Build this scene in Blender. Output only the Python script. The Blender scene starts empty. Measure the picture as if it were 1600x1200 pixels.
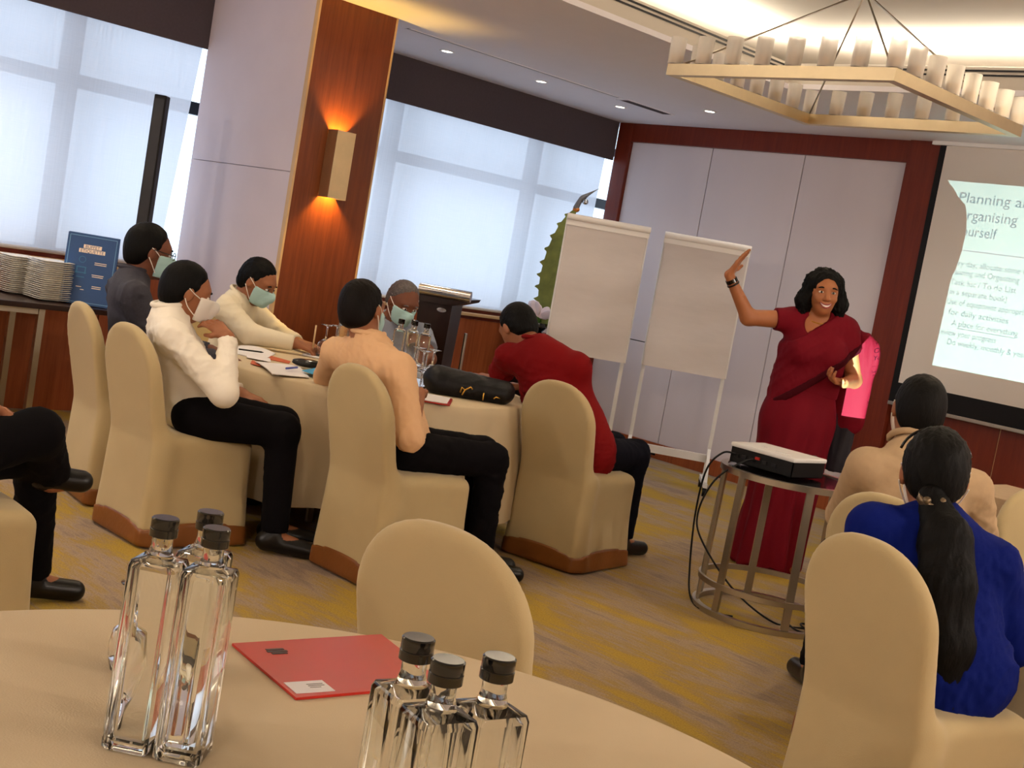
import bpy, bmesh, math, random
import numpy as np
from mathutils import Vector, Matrix, Euler

# ------------------------------------------------------------ camera, world, big lights, exposure
SC = bpy.context.scene
COL = SC.collection
S2 = math.sqrt(0.5)
PI = math.pi
CEIL = 2.655           # soffit height
UPPER = 2.96           # raised ceiling inside the tray
BACK = 8.127           # back wall plane (y)
LEFT = -7.348          # window wall plane (x)
RIGHT = 3.2
REAR = -3.6

def V(r, f, z):
    """room point given along the room's two diagonals (r to the right corner, f to the far corner)"""
    return np.array([(r - f) * S2, (r + f) * S2, z])

def rad(d): return d * PI / 180

cam_data = bpy.data.cameras.new('camera')
cam_data.sensor_width = 36.0
cam_data.lens = 45.0
cam_data.clip_start = 0.02
cam = bpy.data.objects.new('camera', cam_data)
COL.objects.link(cam)
_pi, _ro, _ya = rad(-5.52), rad(10.0), rad(45.0)
_fh = Vector((-math.sin(_ya), math.cos(_ya), 0)); _rt = Vector((math.cos(_ya), math.sin(_ya), 0))
_fw = math.cos(_pi) * _fh + math.sin(_pi) * Vector((0, 0, 1)); _up = _rt.cross(_fw)
_R = math.cos(_ro) * _rt + math.sin(_ro) * _up
_U = -math.sin(_ro) * _rt + math.cos(_ro) * _up
cam.matrix_world = Matrix(((_R.x, _U.x, -_fw.x, 0), (_R.y, _U.y, -_fw.y, 0), (_R.z, _U.z, -_fw.z, 1.38), (0, 0, 0, 1)))
SC.camera = cam

SC.view_settings.view_transform = 'Standard'
SC.view_settings.look = 'None'
SC.view_settings.gamma = 1.0
SC.view_settings.use_curve_mapping = False
SC.view_settings.exposure = 0.0
SC.cycles.max_bounces = 24
SC.cycles.transmission_bounces = 24
SC.cycles.diffuse_bounces = 5
SC.cycles.glossy_bounces = 5
SC.cycles.transparent_max_bounces = 16
SC.cycles.caustics_reflective = False
SC.cycles.caustics_refractive = False
SC.cycles.sample_clamp_indirect = 6.0

world = bpy.data.worlds.new('world'); SC.world = world
world.use_nodes = True
_bg = world.node_tree.nodes['Background']
_bg.inputs['Color'].default_value = (0.68, 0.82, 1.0, 1)
_bg.inputs['Strength'].default_value = 2.55

def area_light(name, loc, target, sx, sy, energy, color, portal=False, spread=None):
    d = bpy.data.lights.new(name, 'AREA'); d.shape = 'RECTANGLE'; d.size = sx; d.size_y = sy
    d.energy = energy; d.color = color
    if spread: d.spread = spread
    o = bpy.data.objects.new(name, d); COL.objects.link(o); o.location = loc
    q = (Vector(target) - Vector(loc)).to_track_quat('-Z', 'Y')
    o.rotation_euler = q.to_euler()
    if portal: d.cycles.is_portal = True
    return o
def spot(name, loc, energy, color, angle=100, blend=0.8, target=None, size=0.05):
    d = bpy.data.lights.new(name, 'SPOT'); d.energy = energy; d.color = color
    d.spot_size = rad(angle); d.spot_blend = blend; d.shadow_soft_size = size
    o = bpy.data.objects.new(name, d); COL.objects.link(o); o.location = loc
    t = Vector(target) if target else Vector(loc) + Vector((0, 0, -1))
    o.rotation_euler = (t - Vector(loc)).to_track_quat('-Z', 'Y').to_euler()
    return o

# daylight portals on the two windows
area_light('window_portal', (-7.64, 0.5, 1.7), (-6, 0.5, 1.7), 8.0, 1.75, 1, (1, 1, 1), True)
area_light('window_portal', (-7.64, 6.55, 1.7), (-6, 6.55, 1.7), 4.3, 1.75, 1, (1, 1, 1), True)
# cove strips hidden behind the lip of the ceiling tray
WARM = (1.0, 0.90, 0.74)
COVE = 88
area_light('cove_light', (-4.69, 2.2, 2.80), (-4.66, 2.2, 3.2), 0.06, 8.4, COVE * 8.4 / 4, WARM).rotation_euler = (PI, 0, 0)
area_light('cove_light', (-1.25, 6.54, 2.80), (-1.25, 6.51, 3.2), 6.4, 0.06, COVE * 6.4 / 4, WARM).rotation_euler = (PI, 0, 0)
# recessed downlights (their lamps)
TUNG = (1.0, 0.80, 0.55)
DOWN_VIS = [(-6.70, 5.557), (-6.70, 6.46), (-6.70, 7.33), (-5.84, 7.33), (-4.95, 7.33), (-4.07, 7.33)]
DOWN_HID = [(-5.4, 2.2), (-5.4, 3.9), (-5.4, 0.4), (-5.4, 5.6), (-5.4, -1.6), (-6.7, 2.4), (-6.7, 0.6)]
for x, y in DOWN_VIS:
    spot('downlight_lamp', (x, y, CEIL - 0.02), 16, (1.0, 0.88, 0.74), 110, 0.9)
for x, y in DOWN_HID:
    spot('downlight_lamp', (x, y, CEIL - 0.02), 85 if (x, y) == (-6.7, 2.4) else 42, TUNG, 120, 0.9)
for x, y in [(-3.6, 1.9), (-1.5, 3.6), (-2.4, 5.2)]:
    spot('downlight_lamp', (x, y, UPPER - 0.02), 50, TUNG, 130, 0.9)
# added fill lights, out of view, to brighten the walls and ceiling
for x, y, e in [(1.9, 3.6, 140), (1.9, 6.2, 125), (1.4, -2.6, 130), (-3.4, -2.8, 128), (2.6, 0.6, 78), (-5.6, -2.4, 110)]:
    d = bpy.data.lights.new('fill_light', 'POINT'); d.energy = e; d.color = (1.0, 0.87, 0.76); d.shadow_soft_size = 0.12
    o = bpy.data.objects.new('fill_light', d); COL.objects.link(o); o.location = (x, y, 2.42)

# ------------------------------------------------------------ materials
def lin(h):
    h = h.lstrip('#'); out = []
    for i in (0, 2, 4):
        c = int(h[i:i + 2], 16) / 255
        out.append(c / 12.92 if c <= 0.04045 else ((c + 0.055) / 1.055) ** 2.4)
    return (*out, 1)
M = {}
def nodes_of(name):
    m = bpy.data.materials.new(name); m.use_nodes = True
    nt = m.node_tree
    return m, nt, nt.nodes['Principled BSDF'], nt.nodes['Material Output']
def mat(name, col, rough=0.6, metal=0.0, var=0.06, scale=8.0, bump=0.0, bscale=120.0, stretch=(1, 1, 1), spec=0.5, sheen=0.0, coat=0.0):
    """plain coloured surface with a faint procedural mottling and relief"""
    m, nt, b, out = nodes_of(name)
    c = lin(col) if isinstance(col, str) else (*col, 1)
    tc = nt.nodes.new('ShaderNodeTexCoord'); mp = nt.nodes.new('ShaderNodeMapping')
    mp.inputs['Scale'].default_value = stretch
    nt.links.new(tc.outputs['Object'], mp.inputs['Vector'])
    n = nt.nodes.new('ShaderNodeTexNoise'); n.inputs['Scale'].default_value = scale; n.inputs['Detail'].default_value = 5
    nt.links.new(mp.outputs[0], n.inputs['Vector'])
    r = nt.nodes.new('ShaderNodeMapRange'); r.inputs['From Min'].default_value = 0.25; r.inputs['From Max'].default_value = 0.75
    r.inputs['To Min'].default_value = 1 - var; r.inputs['To Max'].default_value = 1 + var
    nt.links.new(n.outputs['Fac'], r.inputs['Value'])
    h = nt.nodes.new('ShaderNodeHueSaturation'); h.inputs['Color'].default_value = c
    nt.links.new(r.outputs[0], h.inputs['Value'])
    nt.links.new(h.outputs[0], b.inputs['Base Color'])
    b.inputs['Roughness'].default_value = rough; b.inputs['Metallic'].default_value = metal
    b.inputs['Specular IOR Level'].default_value = spec
    if sheen: b.inputs['Sheen Weight'].default_value = sheen
    if coat: b.inputs['Coat Weight'].default_value = coat; b.inputs['Coat Roughness'].default_value = 0.15
    if bump:
        n2 = nt.nodes.new('ShaderNodeTexNoise'); n2.inputs['Scale'].default_value = bscale; n2.inputs['Detail'].default_value = 3
        nt.links.new(mp.outputs[0], n2.inputs['Vector'])
        bp = nt.nodes.new('ShaderNodeBump'); bp.inputs['Strength'].default_value = bump; bp.inputs['Distance'].default_value = 0.01
        nt.links.new(n2.outputs['Fac'], bp.inputs['Height']); nt.links.new(bp.outputs[0], b.inputs['Normal'])
    M[name] = m
    return m
def wood(name, c1, c2, rough=0.35, grain=(14, 14, 0.9)):
    m, nt, b, out = nodes_of(name)
    tc = nt.nodes.new('ShaderNodeTexCoord'); mp = nt.nodes.new('ShaderNodeMapping'); mp.inputs['Scale'].default_value = grain
    nt.links.new(tc.outputs['Object'], mp.inputs['Vector'])
    n = nt.nodes.new('ShaderNodeTexNoise'); n.inputs['Scale'].default_value = 3; n.inputs['Detail'].default_value = 8; n.inputs['Roughness'].default_value = 0.65
    nt.links.new(mp.outputs[0], n.inputs['Vector'])
    cr = nt.nodes.new('ShaderNodeValToRGB')
    cr.color_ramp.elements[0].color = lin(c1); cr.color_ramp.elements[0].position = 0.3
    cr.color_ramp.elements[1].color = lin(c2); cr.color_ramp.elements[1].position = 0.72
    nt.links.new(n.outputs['Fac'], cr.inputs[0]); nt.links.new(cr.outputs[0], b.inputs['Base Color'])
    b.inputs['Roughness'].default_value = rough; b.inputs['Specular IOR Level'].default_value = 0.35
    M[name] = m
    return m
def glass(name, col=(1, 1, 1), ior=1.45, rough=0.0):
    m, nt, b, out = nodes_of(name)
    b.inputs['Base Color'].default_value = (*col, 1); b.inputs['Transmission Weight'].default_value = 1
    b.inputs['IOR'].default_value = ior; b.inputs['Roughness'].default_value = rough
    M[name] = m
    return m
def emit(name, col, s):
    m, nt, b, out = nodes_of(name)
    b.inputs['Base Color'].default_value = (*col, 1)
    b.inputs['Emission Color'].default_value = (*col, 1); b.inputs['Emission Strength'].default_value = s
    M[name] = m
    return m
def film(name, col):
    m = bpy.data.materials.new(name); m.use_nodes = True; nt = m.node_tree; nt.nodes.clear()
    o = nt.nodes.new('ShaderNodeOutputMaterial'); t = nt.nodes.new('ShaderNodeBsdfTransparent')
    t.inputs['Color'].default_value = (*col, 1); nt.links.new(t.outputs[0], o.inputs['Surface'])
    M[name] = m
    return m

mat('cover', 'B3A076', 0.85, var=0.03, bump=0.12, bscale=400, sheen=0.2)
mat('band', '74441A', 0.35, var=0.08, bump=0.1, bscale=60)
mat('cloth', 'C9B796', 0.85, var=0.03, bump=0.1, bscale=350)
mat('ceiling', 'E6E2E6', 0.9, var=0.01)
mat('ceiling_warm', 'C4BCB0', 0.9, var=0.01)
mat('panel', 'D4CCD0', 0.8, var=0.03, scale=3, bump=0.06, bscale=220, stretch=(1, 1, 0.25))
mat('column', 'D2C8D0', 0.8, var=0.03, scale=4, bump=0.05, bscale=160)
mat('seam', '4A443F', 0.8)
mat('plain_wall', 'C9BFB2', 0.85, var=0.02)
wood('wood_orange', '5E2A0C', '783A16')
wood('wood_red', '5E2012', '722C18')
wood('wood_low', '84401E', 'A25830', 0.4)
wood('wood_dark', '1A0806', '26100A', 0.3)
mat('edge_light', 'C9A77A', 0.5)
mat('pelmet', '4B4145', 0.9, var=0.08, scale=60)
mat('black', '060506', 0.5, var=0.1, spec=0.25)
mat('black_gloss', '060607', 0.13, var=0.05, spec=0.7)
mat('dark_metal', '2A2A2C', 0.4, 0.8)
mat('frame_white', 'D9D9DA', 0.5)
mat('chrome', 'D8D8DA', 0.18, 1.0, var=0.02)
mat('steel', 'B9B2A6', 0.3, 1.0, var=0.04, scale=30)
mat('brass', 'D3C2A0', 0.35, 1.0, var=0.04, scale=20)
mat('sconce_metal', 'D8BE94', 0.38, 1.0, var=0.06, scale=14)
mat('white_paint', 'E9E8E6', 0.4, var=0.02)
mat('paper', 'E6E2E2', 0.8, var=0.02, scale=6)
mat('flip_paper', 'CFC9C8', 0.8, var=0.035, scale=5, bump=0.15, bscale=7, stretch=(1, 1, 3))
mat('paper_fold', 'F2F0EE', 0.75, var=0.01)
mat('skin', '8F5A3B', 0.55, var=0.05, scale=20, spec=0.35)
mat('skin_dark', '6A3D28', 0.55, var=0.05, scale=20, spec=0.35)
mat('skin_woman', 'A0643E', 0.5, var=0.04, scale=20, spec=0.4)
mat('hair', '050404', 0.6, var=0.3, scale=40, spec=0.12, bump=0.3, bscale=90, stretch=(1, 1, 0.3))
mat('hair_brown', '0C0706', 0.6, var=0.3, scale=40, spec=0.12, bump=0.3, bscale=90, stretch=(1, 1, 0.3))
mat('hair_grey', '4E4848', 0.55, var=0.5, scale=90, bump=0.5, bscale=120)
mat('eye_white', 'E4DED8', 0.25)
mat('iris', '140C0A', 0.2)
mat('teeth', 'F2EEE8', 0.3)
mat('lips', '8E3A3A', 0.4)
mat('mask_blue', 'A9CFCF', 0.8, var=0.04, bump=0.2, bscale=40, stretch=(0.2, 0.2, 6))
mat('mask_white', 'E6E2DA', 0.8, var=0.03)
mat('shirt_white', 'EDE6D8', 0.8, var=0.03, bump=0.25, bscale=14)
mat('shirt_cream', 'DDD2B8', 0.8, var=0.03, bump=0.25, bscale=14)
mat('shirt_dark', '2B2A36', 0.8, var=0.2, scale=90, bump=0.25, bscale=16)
mat('shirt_peach', 'D8AE84', 0.8, var=0.03, bump=0.25, bscale=14)
mat('shirt_grey', '7E8494', 0.8, var=0.06, bump=0.25, bscale=14)
mat('shirt_red', '6E060A', 0.8, var=0.05, spec=0.12, bump=0.25, bscale=14)
mat('shirt_beige', 'A88E6E', 0.85, var=0.06, scale=40, bump=0.25, bscale=16)
mat('shirt_blue', '04145E', 0.85, var=0.06, spec=0.1, bump=0.25, bscale=14)
mat('trouser', '070508', 0.9, var=0.15, spec=0.1, bump=0.2, bscale=16)
mat('trouser_navy', '0B0C16', 0.9, var=0.15, spec=0.1, bump=0.2, bscale=16)
mat('sari', '680718', 0.75, var=0.06, bump=0.15, bscale=22, spec=0.12)
mat('sari_border_shade', '3C0610', 0.8, var=0.1, spec=0.08)
mat('sari_navy', '100A18', 0.7, var=0.1)
mat('gold', 'D8A94A', 0.3, 1.0)
mat('leather', '0C0A09', 0.35, var=0.1, spec=0.3)
mat('bag', '08070B', 0.5, var=0.2, spec=0.25, bump=0.2, bscale=30)
mat('folder_red', 'B01E12', 0.3, var=0.05, scale=5)
mat('label_grey', '55504C', 0.7)
mat('orange_paper', 'B9562C', 0.7)
mat('blue_print', '2A8FC0', 0.6)
mat('pen_blue', '4A55A8', 0.4)
mat('pen_gold', 'C2A070', 0.4)
mat('sign_blue', '17447A', 0.45, var=0.06)
mat('sign_line', '6FA0C8', 0.5)
mat('sign_title', 'F0DCC8', 0.5)
mat('sign_figure', '2F6E98', 0.5)
mat('plate', 'F6F2EA', 0.25, var=0.02)
mat('fern', '77803A', 0.6, var=0.25, scale=20)
mat('green_leaf', '5C8A35', 0.5, var=0.2)
mat('petal', 'E6D6DC', 0.6, var=0.05)
mat('orange_wrap', 'C77A28', 0.5)
mat('grey_tip', '6B6A6C', 0.5)
mat('screen_white', 'D9D2CA', 0.9, var=0.015, scale=3)
mat('frosted', 'EFE6D6', 0.6, var=0.02)
mat('cup_base', 'C3A578', 0.6)
mat('hair_clip', '6A5A44', 0.3, 0.5)
glass('bottle_glass', (0.97, 0.99, 0.965), 1.46)
glass('water', (1, 1, 1), 1.33 / 1.46)
glass('goblet_glass', (1, 1, 1), 1.35)
glass('clear_cup', (0.95, 0.96, 0.97), 1.12, 0.15)
emit('lamp_disc', (1, 0.93, 0.8), 9)
emit('sconce_glow', (1, 0.62, 0.15), 14)
emit('lens_glow', (0.9, 0.97, 1.0), 3)
film('slide_clear', (0.80, 1.0, 1.0))
film('slide_blue', (0.04, 0.24, 0.36))
film('slide_grey', (0.18, 0.28, 0.40))
film('slide_rule', (0.50, 0.42, 0.55))
film('slide_bg_band', (0.72, 0.98, 1.0))

# half see-through frosted cup for the chandelier
def frosted_mat():
    m = bpy.data.materials.new('frost'); m.use_nodes = True; nt = m.node_tree; b = nt.nodes['Principled BSDF']; o = nt.nodes['Material Output']
    b.inputs['Base Color'].default_value = lin('FBF8F2'); b.inputs['Roughness'].default_value = 0.5
    tl = nt.nodes.new('ShaderNodeBsdfTranslucent'); tl.inputs['Color'].default_value = lin('FFFDF8')
    mx = nt.nodes.new('ShaderNodeMixShader'); mx.inputs[0].default_value = 0.55
    nt.links.new(b.outputs[0], mx.inputs[1]); nt.links.new(tl.outputs[0], mx.inputs[2])
    tr = nt.nodes.new('ShaderNodeBsdfTransparent'); m2 = nt.nodes.new('ShaderNodeMixShader'); m2.inputs[0].default_value = 0.5
    nt.links.new(mx.outputs[0], m2.inputs[1]); nt.links.new(tr.outputs[0], m2.inputs[2]); nt.links.new(m2.outputs[0], o.inputs['Surface'])
    M['frost'] = m
frosted_mat()

def blind_mat():
    m = bpy.data.materials.new('blind'); m.use_nodes = True; nt = m.node_tree; nt.nodes.clear()
    o = nt.nodes.new('ShaderNodeOutputMaterial')
    tc = nt.nodes.new('ShaderNodeTexCoord'); mp = nt.nodes.new('ShaderNodeMapping'); mp.inputs['Scale'].default_value = (1, 6, 160)
    nt.links.new(tc.outputs['Object'], mp.inputs['Vector'])
    n = nt.nodes.new('ShaderNodeTexNoise'); n.inputs['Scale'].default_value = 1.0; n.inputs['Detail'].default_value = 4
    nt.links.new(mp.outputs[0], n.inputs['Vector'])
    mp2 = nt.nodes.new('ShaderNodeMapping'); mp2.inputs['Scale'].default_value = (1, 90, 2)
    nt.links.new(tc.outputs['Object'], mp2.inputs['Vector'])
    n2 = nt.nodes.new('ShaderNodeTexNoise'); n2.inputs['Scale'].default_value = 1.0; n2.inputs['Detail'].default_value = 3
    nt.links.new(mp2.outputs[0], n2.inputs['Vector'])
    ad = nt.nodes.new('ShaderNodeMath'); ad.operation = 'ADD'; nt.links.new(n.outputs['Fac'], ad.inputs[0]); nt.links.new(n2.outputs['Fac'], ad.inputs[1])
    r = nt.nodes.new('ShaderNodeMapRange'); r.inputs['From Min'].default_value = 0.7; r.inputs['From Max'].default_value = 1.3
    r.inputs['To Min'].default_value = 0.05; r.inputs['To Max'].default_value = 0.12
    nt.links.new(ad.outputs[0], r.inputs['Value'])
    tl = nt.nodes.new('ShaderNodeBsdfTranslucent'); tl.inputs['Color'].default_value = (0.86, 0.86, 0.90, 1)
    df = nt.nodes.new('ShaderNodeBsdfDiffuse'); df.inputs['Color'].default_value = lin('CFCAD0')
    a = nt.nodes.new('ShaderNodeMixShader'); a.inputs[0].default_value = 0.52
    nt.links.new(df.outputs[0], a.inputs[1]); nt.links.new(tl.outputs[0], a.inputs[2])
    tr = nt.nodes.new('ShaderNodeBsdfTransparent')
    b = nt.nodes.new('ShaderNodeMixShader')
    nt.links.new(r.outputs[0], b.inputs[0]); nt.links.new(a.outputs[0], b.inputs[1]); nt.links.new(tr.outputs[0], b.inputs[2])
    nt.links.new(b.outputs[0], o.inputs['Surface'])
    M['blind'] = m
blind_mat()

def pane_mat():
    m = bpy.data.materials.new('pane'); m.use_nodes = True; nt = m.node_tree; nt.nodes.clear()
    o = nt.nodes.new('ShaderNodeOutputMaterial'); tr = nt.nodes.new('ShaderNodeBsdfTransparent'); tr.inputs['Color'].default_value = (0.97, 0.99, 1, 1)
    g = nt.nodes.new('ShaderNodeBsdfGlossy'); g.inputs['Roughness'].default_value = 0.02
    mx = nt.nodes.new('ShaderNodeMixShader'); mx.inputs[0].default_value = 0.04
    nt.links.new(tr.outputs[0], mx.inputs[1]); nt.links.new(g.outputs[0], mx.inputs[2]); nt.links.new(mx.outputs[0], o.inputs['Surface'])
    M['pane'] = m
pane_mat()

def carpet_mat():
    m, nt, b, out = nodes_of('carpet')
    tc = nt.nodes.new('ShaderNodeTexCoord')
    def noise(scale, rot, sc, det=6, rough=0.6, dist=0.0):
        mp = nt.nodes.new('ShaderNodeMapping'); mp.inputs['Scale'].default_value = sc; mp.inputs['Rotation'].default_value = (0, 0, rot)
        nt.links.new(tc.outputs['Object'], mp.inputs['Vector'])
        n = nt.nodes.new('ShaderNodeTexNoise'); n.inputs['Scale'].default_value = scale; n.inputs['Detail'].default_value = det
        n.inputs['Roughness'].default_value = rough; n.inputs['Distortion'].default_value = dist
        nt.links.new(mp.outputs[0], n.inputs['Vector'])
        return n
    big = noise(1.5, rad(-38), (1.0, 2.6, 1), 4, 0.55, 0.5)
    strokes = noise(9, rad(-45), (0.8, 4.5, 1), 6, 0.7)
    fine = noise(150, 0, (1, 1, 1), 2)
    mul = nt.nodes.new('ShaderNodeMath'); mul.operation = 'MULTIPLY_ADD'; mul.inputs[1].default_value = 0.55
    nt.links.new(strokes.outputs['Fac'], mul.inputs[0]); nt.links.new(big.outputs['Fac'], mul.inputs[2])
    cr = nt.nodes.new('ShaderNodeValToRGB'); e = cr.color_ramp.elements
    e[0].position = 0.60; e[0].color = lin('857468'); e[1].position = 0.90; e[1].color = lin('A4883C')
    e2 = e.new(0.72); e2.color = lin('9A8670'); e3 = e.new(0.80); e3.color = lin('977F54')
    nt.links.new(mul.outputs[0], cr.inputs[0])
    r = nt.nodes.new('ShaderNodeMapRange'); r.inputs['From Min'].default_value = 0.2; r.inputs['From Max'].default_value = 0.8
    r.inputs['To Min'].default_value = 0.72; r.inputs['To Max'].default_value = 1.2
    nt.links.new(fine.outputs['Fac'], r.inputs['Value'])
    h = nt.nodes.new('ShaderNodeHueSaturation'); nt.links.new(cr.outputs[0], h.inputs['Color']); nt.links.new(r.outputs[0], h.inputs['Value'])
    nt.links.new(h.outputs[0], b.inputs['Base Color'])
    b.inputs['Roughness'].default_value = 0.95; b.inputs['Specular IOR Level'].default_value = 0.1
    bp = nt.nodes.new('ShaderNodeBump'); bp.inputs['Strength'].default_value = 0.4; bp.inputs['Distance'].default_value = 0.005
    nt.links.new(fine.outputs['Fac'], bp.inputs['Height']); nt.links.new(bp.outputs[0], b.inputs['Normal'])
    M['carpet'] = m
carpet_mat()

# ------------------------------------------------------------ object helpers
def link(name, mesh, parent=None, loc=(0, 0, 0), rot=(0, 0, 0)):
    o = bpy.data.objects.new(name, mesh); COL.objects.link(o)
    o.location = loc; o.rotation_euler = rot
    if parent: o.parent = parent
    return o
def tag(o, label, cat, group=None):
    o['label'] = label; o['category'] = cat
    if group: o['group'] = group
    return o
def thing(name, label, cat, loc=(0, 0, 0), rz=0, group=None):
    o = bpy.data.objects.new(name, None); COL.objects.link(o)
    o.empty_display_size = 0.1; o.location = loc; o.rotation_euler = (0, 0, rz)
    return tag(o, label, cat, group)
def struct(o):
    o['kind'] = 'structure'; return o
def copy_thing(root, loc, rz, label, group=None, rot=None):
    r = root.copy(); COL.objects.link(r); r.location = loc
    r.rotation_euler = rot if rot else (0, 0, rz)
    r['label'] = label
    if group: r['group'] = group
    for ch in list(root.children):
        c = ch.copy(); COL.objects.link(c); c.parent = r
        for g in list(ch.children):
            d = g.copy(); COL.objects.link(d); d.parent = c
    return r

class MB:
    """collects simple shapes into one mesh"""
    def __init__(s): s.bm = bmesh.new()
    def box(s, c, d, R=None, bev=0.0):
        r = bmesh.ops.create_cube(s.bm, size=1.0)
        vs = r['verts']
        bmesh.ops.scale(s.bm, vec=Vector(d), verts=vs)
        if bev:
            es = list({e for v in vs for e in v.link_edges})
            g = bmesh.ops.bevel(s.bm, geom=es, offset=bev, segments=2, affect='EDGES', profile=0.6)
            vs = list({v for f in g['faces'] for v in f.verts} | {v for v in vs if v.is_valid})
        if R is not None: bmesh.ops.rotate(s.bm, cent=(0, 0, 0), matrix=R, verts=vs)
        bmesh.ops.translate(s.bm, vec=Vector(c), verts=vs)
        return s
    def box2(s, a, b, bev=0.0):
        a, b = Vector(a), Vector(b)
        return s.box((a + b) / 2, [abs(b[i] - a[i]) for i in range(3)], None, bev)
    def cyl(s, a, b, r1, r2=None, seg=16, cap=True):
        a, b = Vector(a), Vector(b); r2 = r1 if r2 is None else r2
        L = (b - a).length
        g = bmesh.ops.create_cone(s.bm, cap_ends=cap, segments=seg, radius1=r1, radius2=r2, depth=L)
        q = Vector((0, 0, 1)).rotation_difference((b - a).normalized()).to_matrix()
        bmesh.ops.rotate(s.bm, cent=(0, 0, 0), matrix=q, verts=g['verts'])
        bmesh.ops.translate(s.bm, vec=(a + b) / 2, verts=g['verts'])
        return s
    def bar(s, a, b, w, h, up=(0, 0, 1)):
        a, b = Vector(a), Vector(b); d = (b - a).normalized(); u = Vector(up)
        x = d.cross(u).normalized(); z = x.cross(d)
        R = Matrix((x, d, z)).transposed()
        return s.box((a + b) / 2, (w, (b - a).length, h), R)
    def ball(s, c, r, sc=(1, 1, 1), seg=16):
        g = bmesh.ops.create_uvsphere(s.bm, u_segments=seg, v_segments=max(6, seg // 2), radius=r)
        bmesh.ops.scale(s.bm, vec=Vector(sc), verts=g['verts'])
        bmesh.ops.translate(s.bm, vec=Vector(c), verts=g['verts'])
        return s
    def lathe(s, prof, seg=24, c=(0, 0, 0)):
        rings = []
        for r, z in prof:
            if r < 1e-6: rings.append([s.bm.verts.new((c[0], c[1], c[2] + z))])
            else: rings.append([s.bm.verts.new((c[0] + r * math.cos(2 * PI * i / seg), c[1] + r * math.sin(2 * PI * i / seg), c[2] + z)) for i in range(seg)])
        for A, B in zip(rings, rings[1:]):
            for i in range(seg):
                j = (i + 1) % seg
                if len(A) == 1 and len(B) == 1: continue
                if len(A) == 1: s.bm.faces.new((A[0], B[j], B[i]))
                elif len(B) == 1: s.bm.faces.new((A[i], A[j], B[0]))
                else: s.bm.faces.new((A[i], A[j], B[j], B[i]))
        return s
    def tube(s, pts, r, seg=8, closed=False):
        pts = [Vector(p) for p in pts]; n = len(pts); rings = []; prev = None
        for i, p in enumerate(pts):
            t = (pts[(i + 1) % n] - pts[i - 1]) if closed else (pts[min(i + 1, n - 1)] - pts[max(i - 1, 0)])
            t.normalize()
            ref = prev if prev is not None else (Vector((0, 0, 1)) if abs(t.z) < 0.9 else Vector((1, 0, 0)))
            x = (ref - t * ref.dot(t)).normalized(); prev = x; y = t.cross(x)
            rr = r[i] if isinstance(r, (list, tuple)) else r
            rings.append([s.bm.verts.new(p + x * rr * math.cos(2 * PI * k / seg) + y * rr * math.sin(2 * PI * k / seg)) for k in range(seg)])
        for i in range(n if closed else n - 1):
            A, B = rings[i], rings[(i + 1) % n]
            for k in range(seg):
                s.bm.faces.new((A[k], A[(k + 1) % seg], B[(k + 1) % seg], B[k]))
        if not closed:
            s.bm.faces.new(rings[0][::-1]); s.bm.faces.new(rings[-1])
        return s
    def ring(s, c, R, w, h, seg=48):
        prof = [(R - w / 2, -h / 2), (R + w / 2, -h / 2), (R + w / 2, h / 2), (R - w / 2, h / 2), (R - w / 2, -h / 2)]
        return s.lathe(prof, seg, c)
    def prism(s, poly, y0, y1):
        """outline in x,z extruded along y"""
        A = [s.bm.verts.new((x, y0, z)) for x, z in poly]; B = [s.bm.verts.new((x, y1, z)) for x, z in poly]
        n = len(poly)
        s.bm.faces.new(A); s.bm.faces.new(B[::-1])
        for i in range(n): s.bm.faces.new((A[i], B[i], B[(i + 1) % n], A[(i + 1) % n]))
        return s
    def quad(s, *ps):
        s.bm.faces.new([s.bm.verts.new(p) for p in ps]); return s
    def build(s, name, m, parent=None, loc=(0, 0, 0), rot=(0, 0, 0), smooth=False, angle=None):
        bmesh.ops.recalc_face_normals(s.bm, faces=s.bm.faces)
        me = bpy.data.meshes.new(name); s.bm.to_mesh(me); s.bm.free()
        me.materials.append(M[m] if isinstance(m, str) else m)
        if smooth:
            me.polygons.foreach_set('use_smooth', [True] * len(me.polygons))
            if angle:
                try: me.set_sharp_from_angle(angle=rad(angle))
                except Exception: pass
        return link(name, me, parent, loc, rot)

def catmull(P, n=8, closed=False):
    P = [np.array(p, float) for p in P]; out = []
    m = len(P)
    for i in range(m if closed else m - 1):
        p0 = P[i - 1] if (i > 0 or closed) else P[0]; p1 = P[i]; p2 = P[(i + 1) % m]
        p3 = P[(i + 2) % m] if (closed or i + 2 < m) else P[-1]
        for k in range(n):
            t = k / n
            out.append(0.5 * ((2 * p1) + (-p0 + p2) * t + (2 * p0 - 5 * p1 + 4 * p2 - p3) * t * t + (-p0 + 3 * p1 - 3 * p2 + p3) * t ** 3))
    if not closed: out.append(P[-1])
    return out

def text_mesh(s, size, extrude=0.0, align='LEFT'):
    cu = bpy.data.curves.new('text', 'FONT'); cu.body = s; cu.size = size; cu.extrude = extrude; cu.align_x = align
    cu.resolution_u = 3
    o = bpy.data.objects.new('text', cu); COL.objects.link(o)
    dg = bpy.context.evaluated_depsgraph_get()
    me = bpy.data.meshes.new_from_object(o.evaluated_get(dg))
    bpy.data.objects.remove(o); bpy.data.curves.remove(cu)
    return me
def text_obj(name, s, size, m, parent, loc, rot, extrude=0.0, align='LEFT'):
    me = text_mesh(s, size, extrude, align); me.materials.clear(); me.materials.append(M[m])
    return link(name, me, parent, loc, rot)

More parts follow.
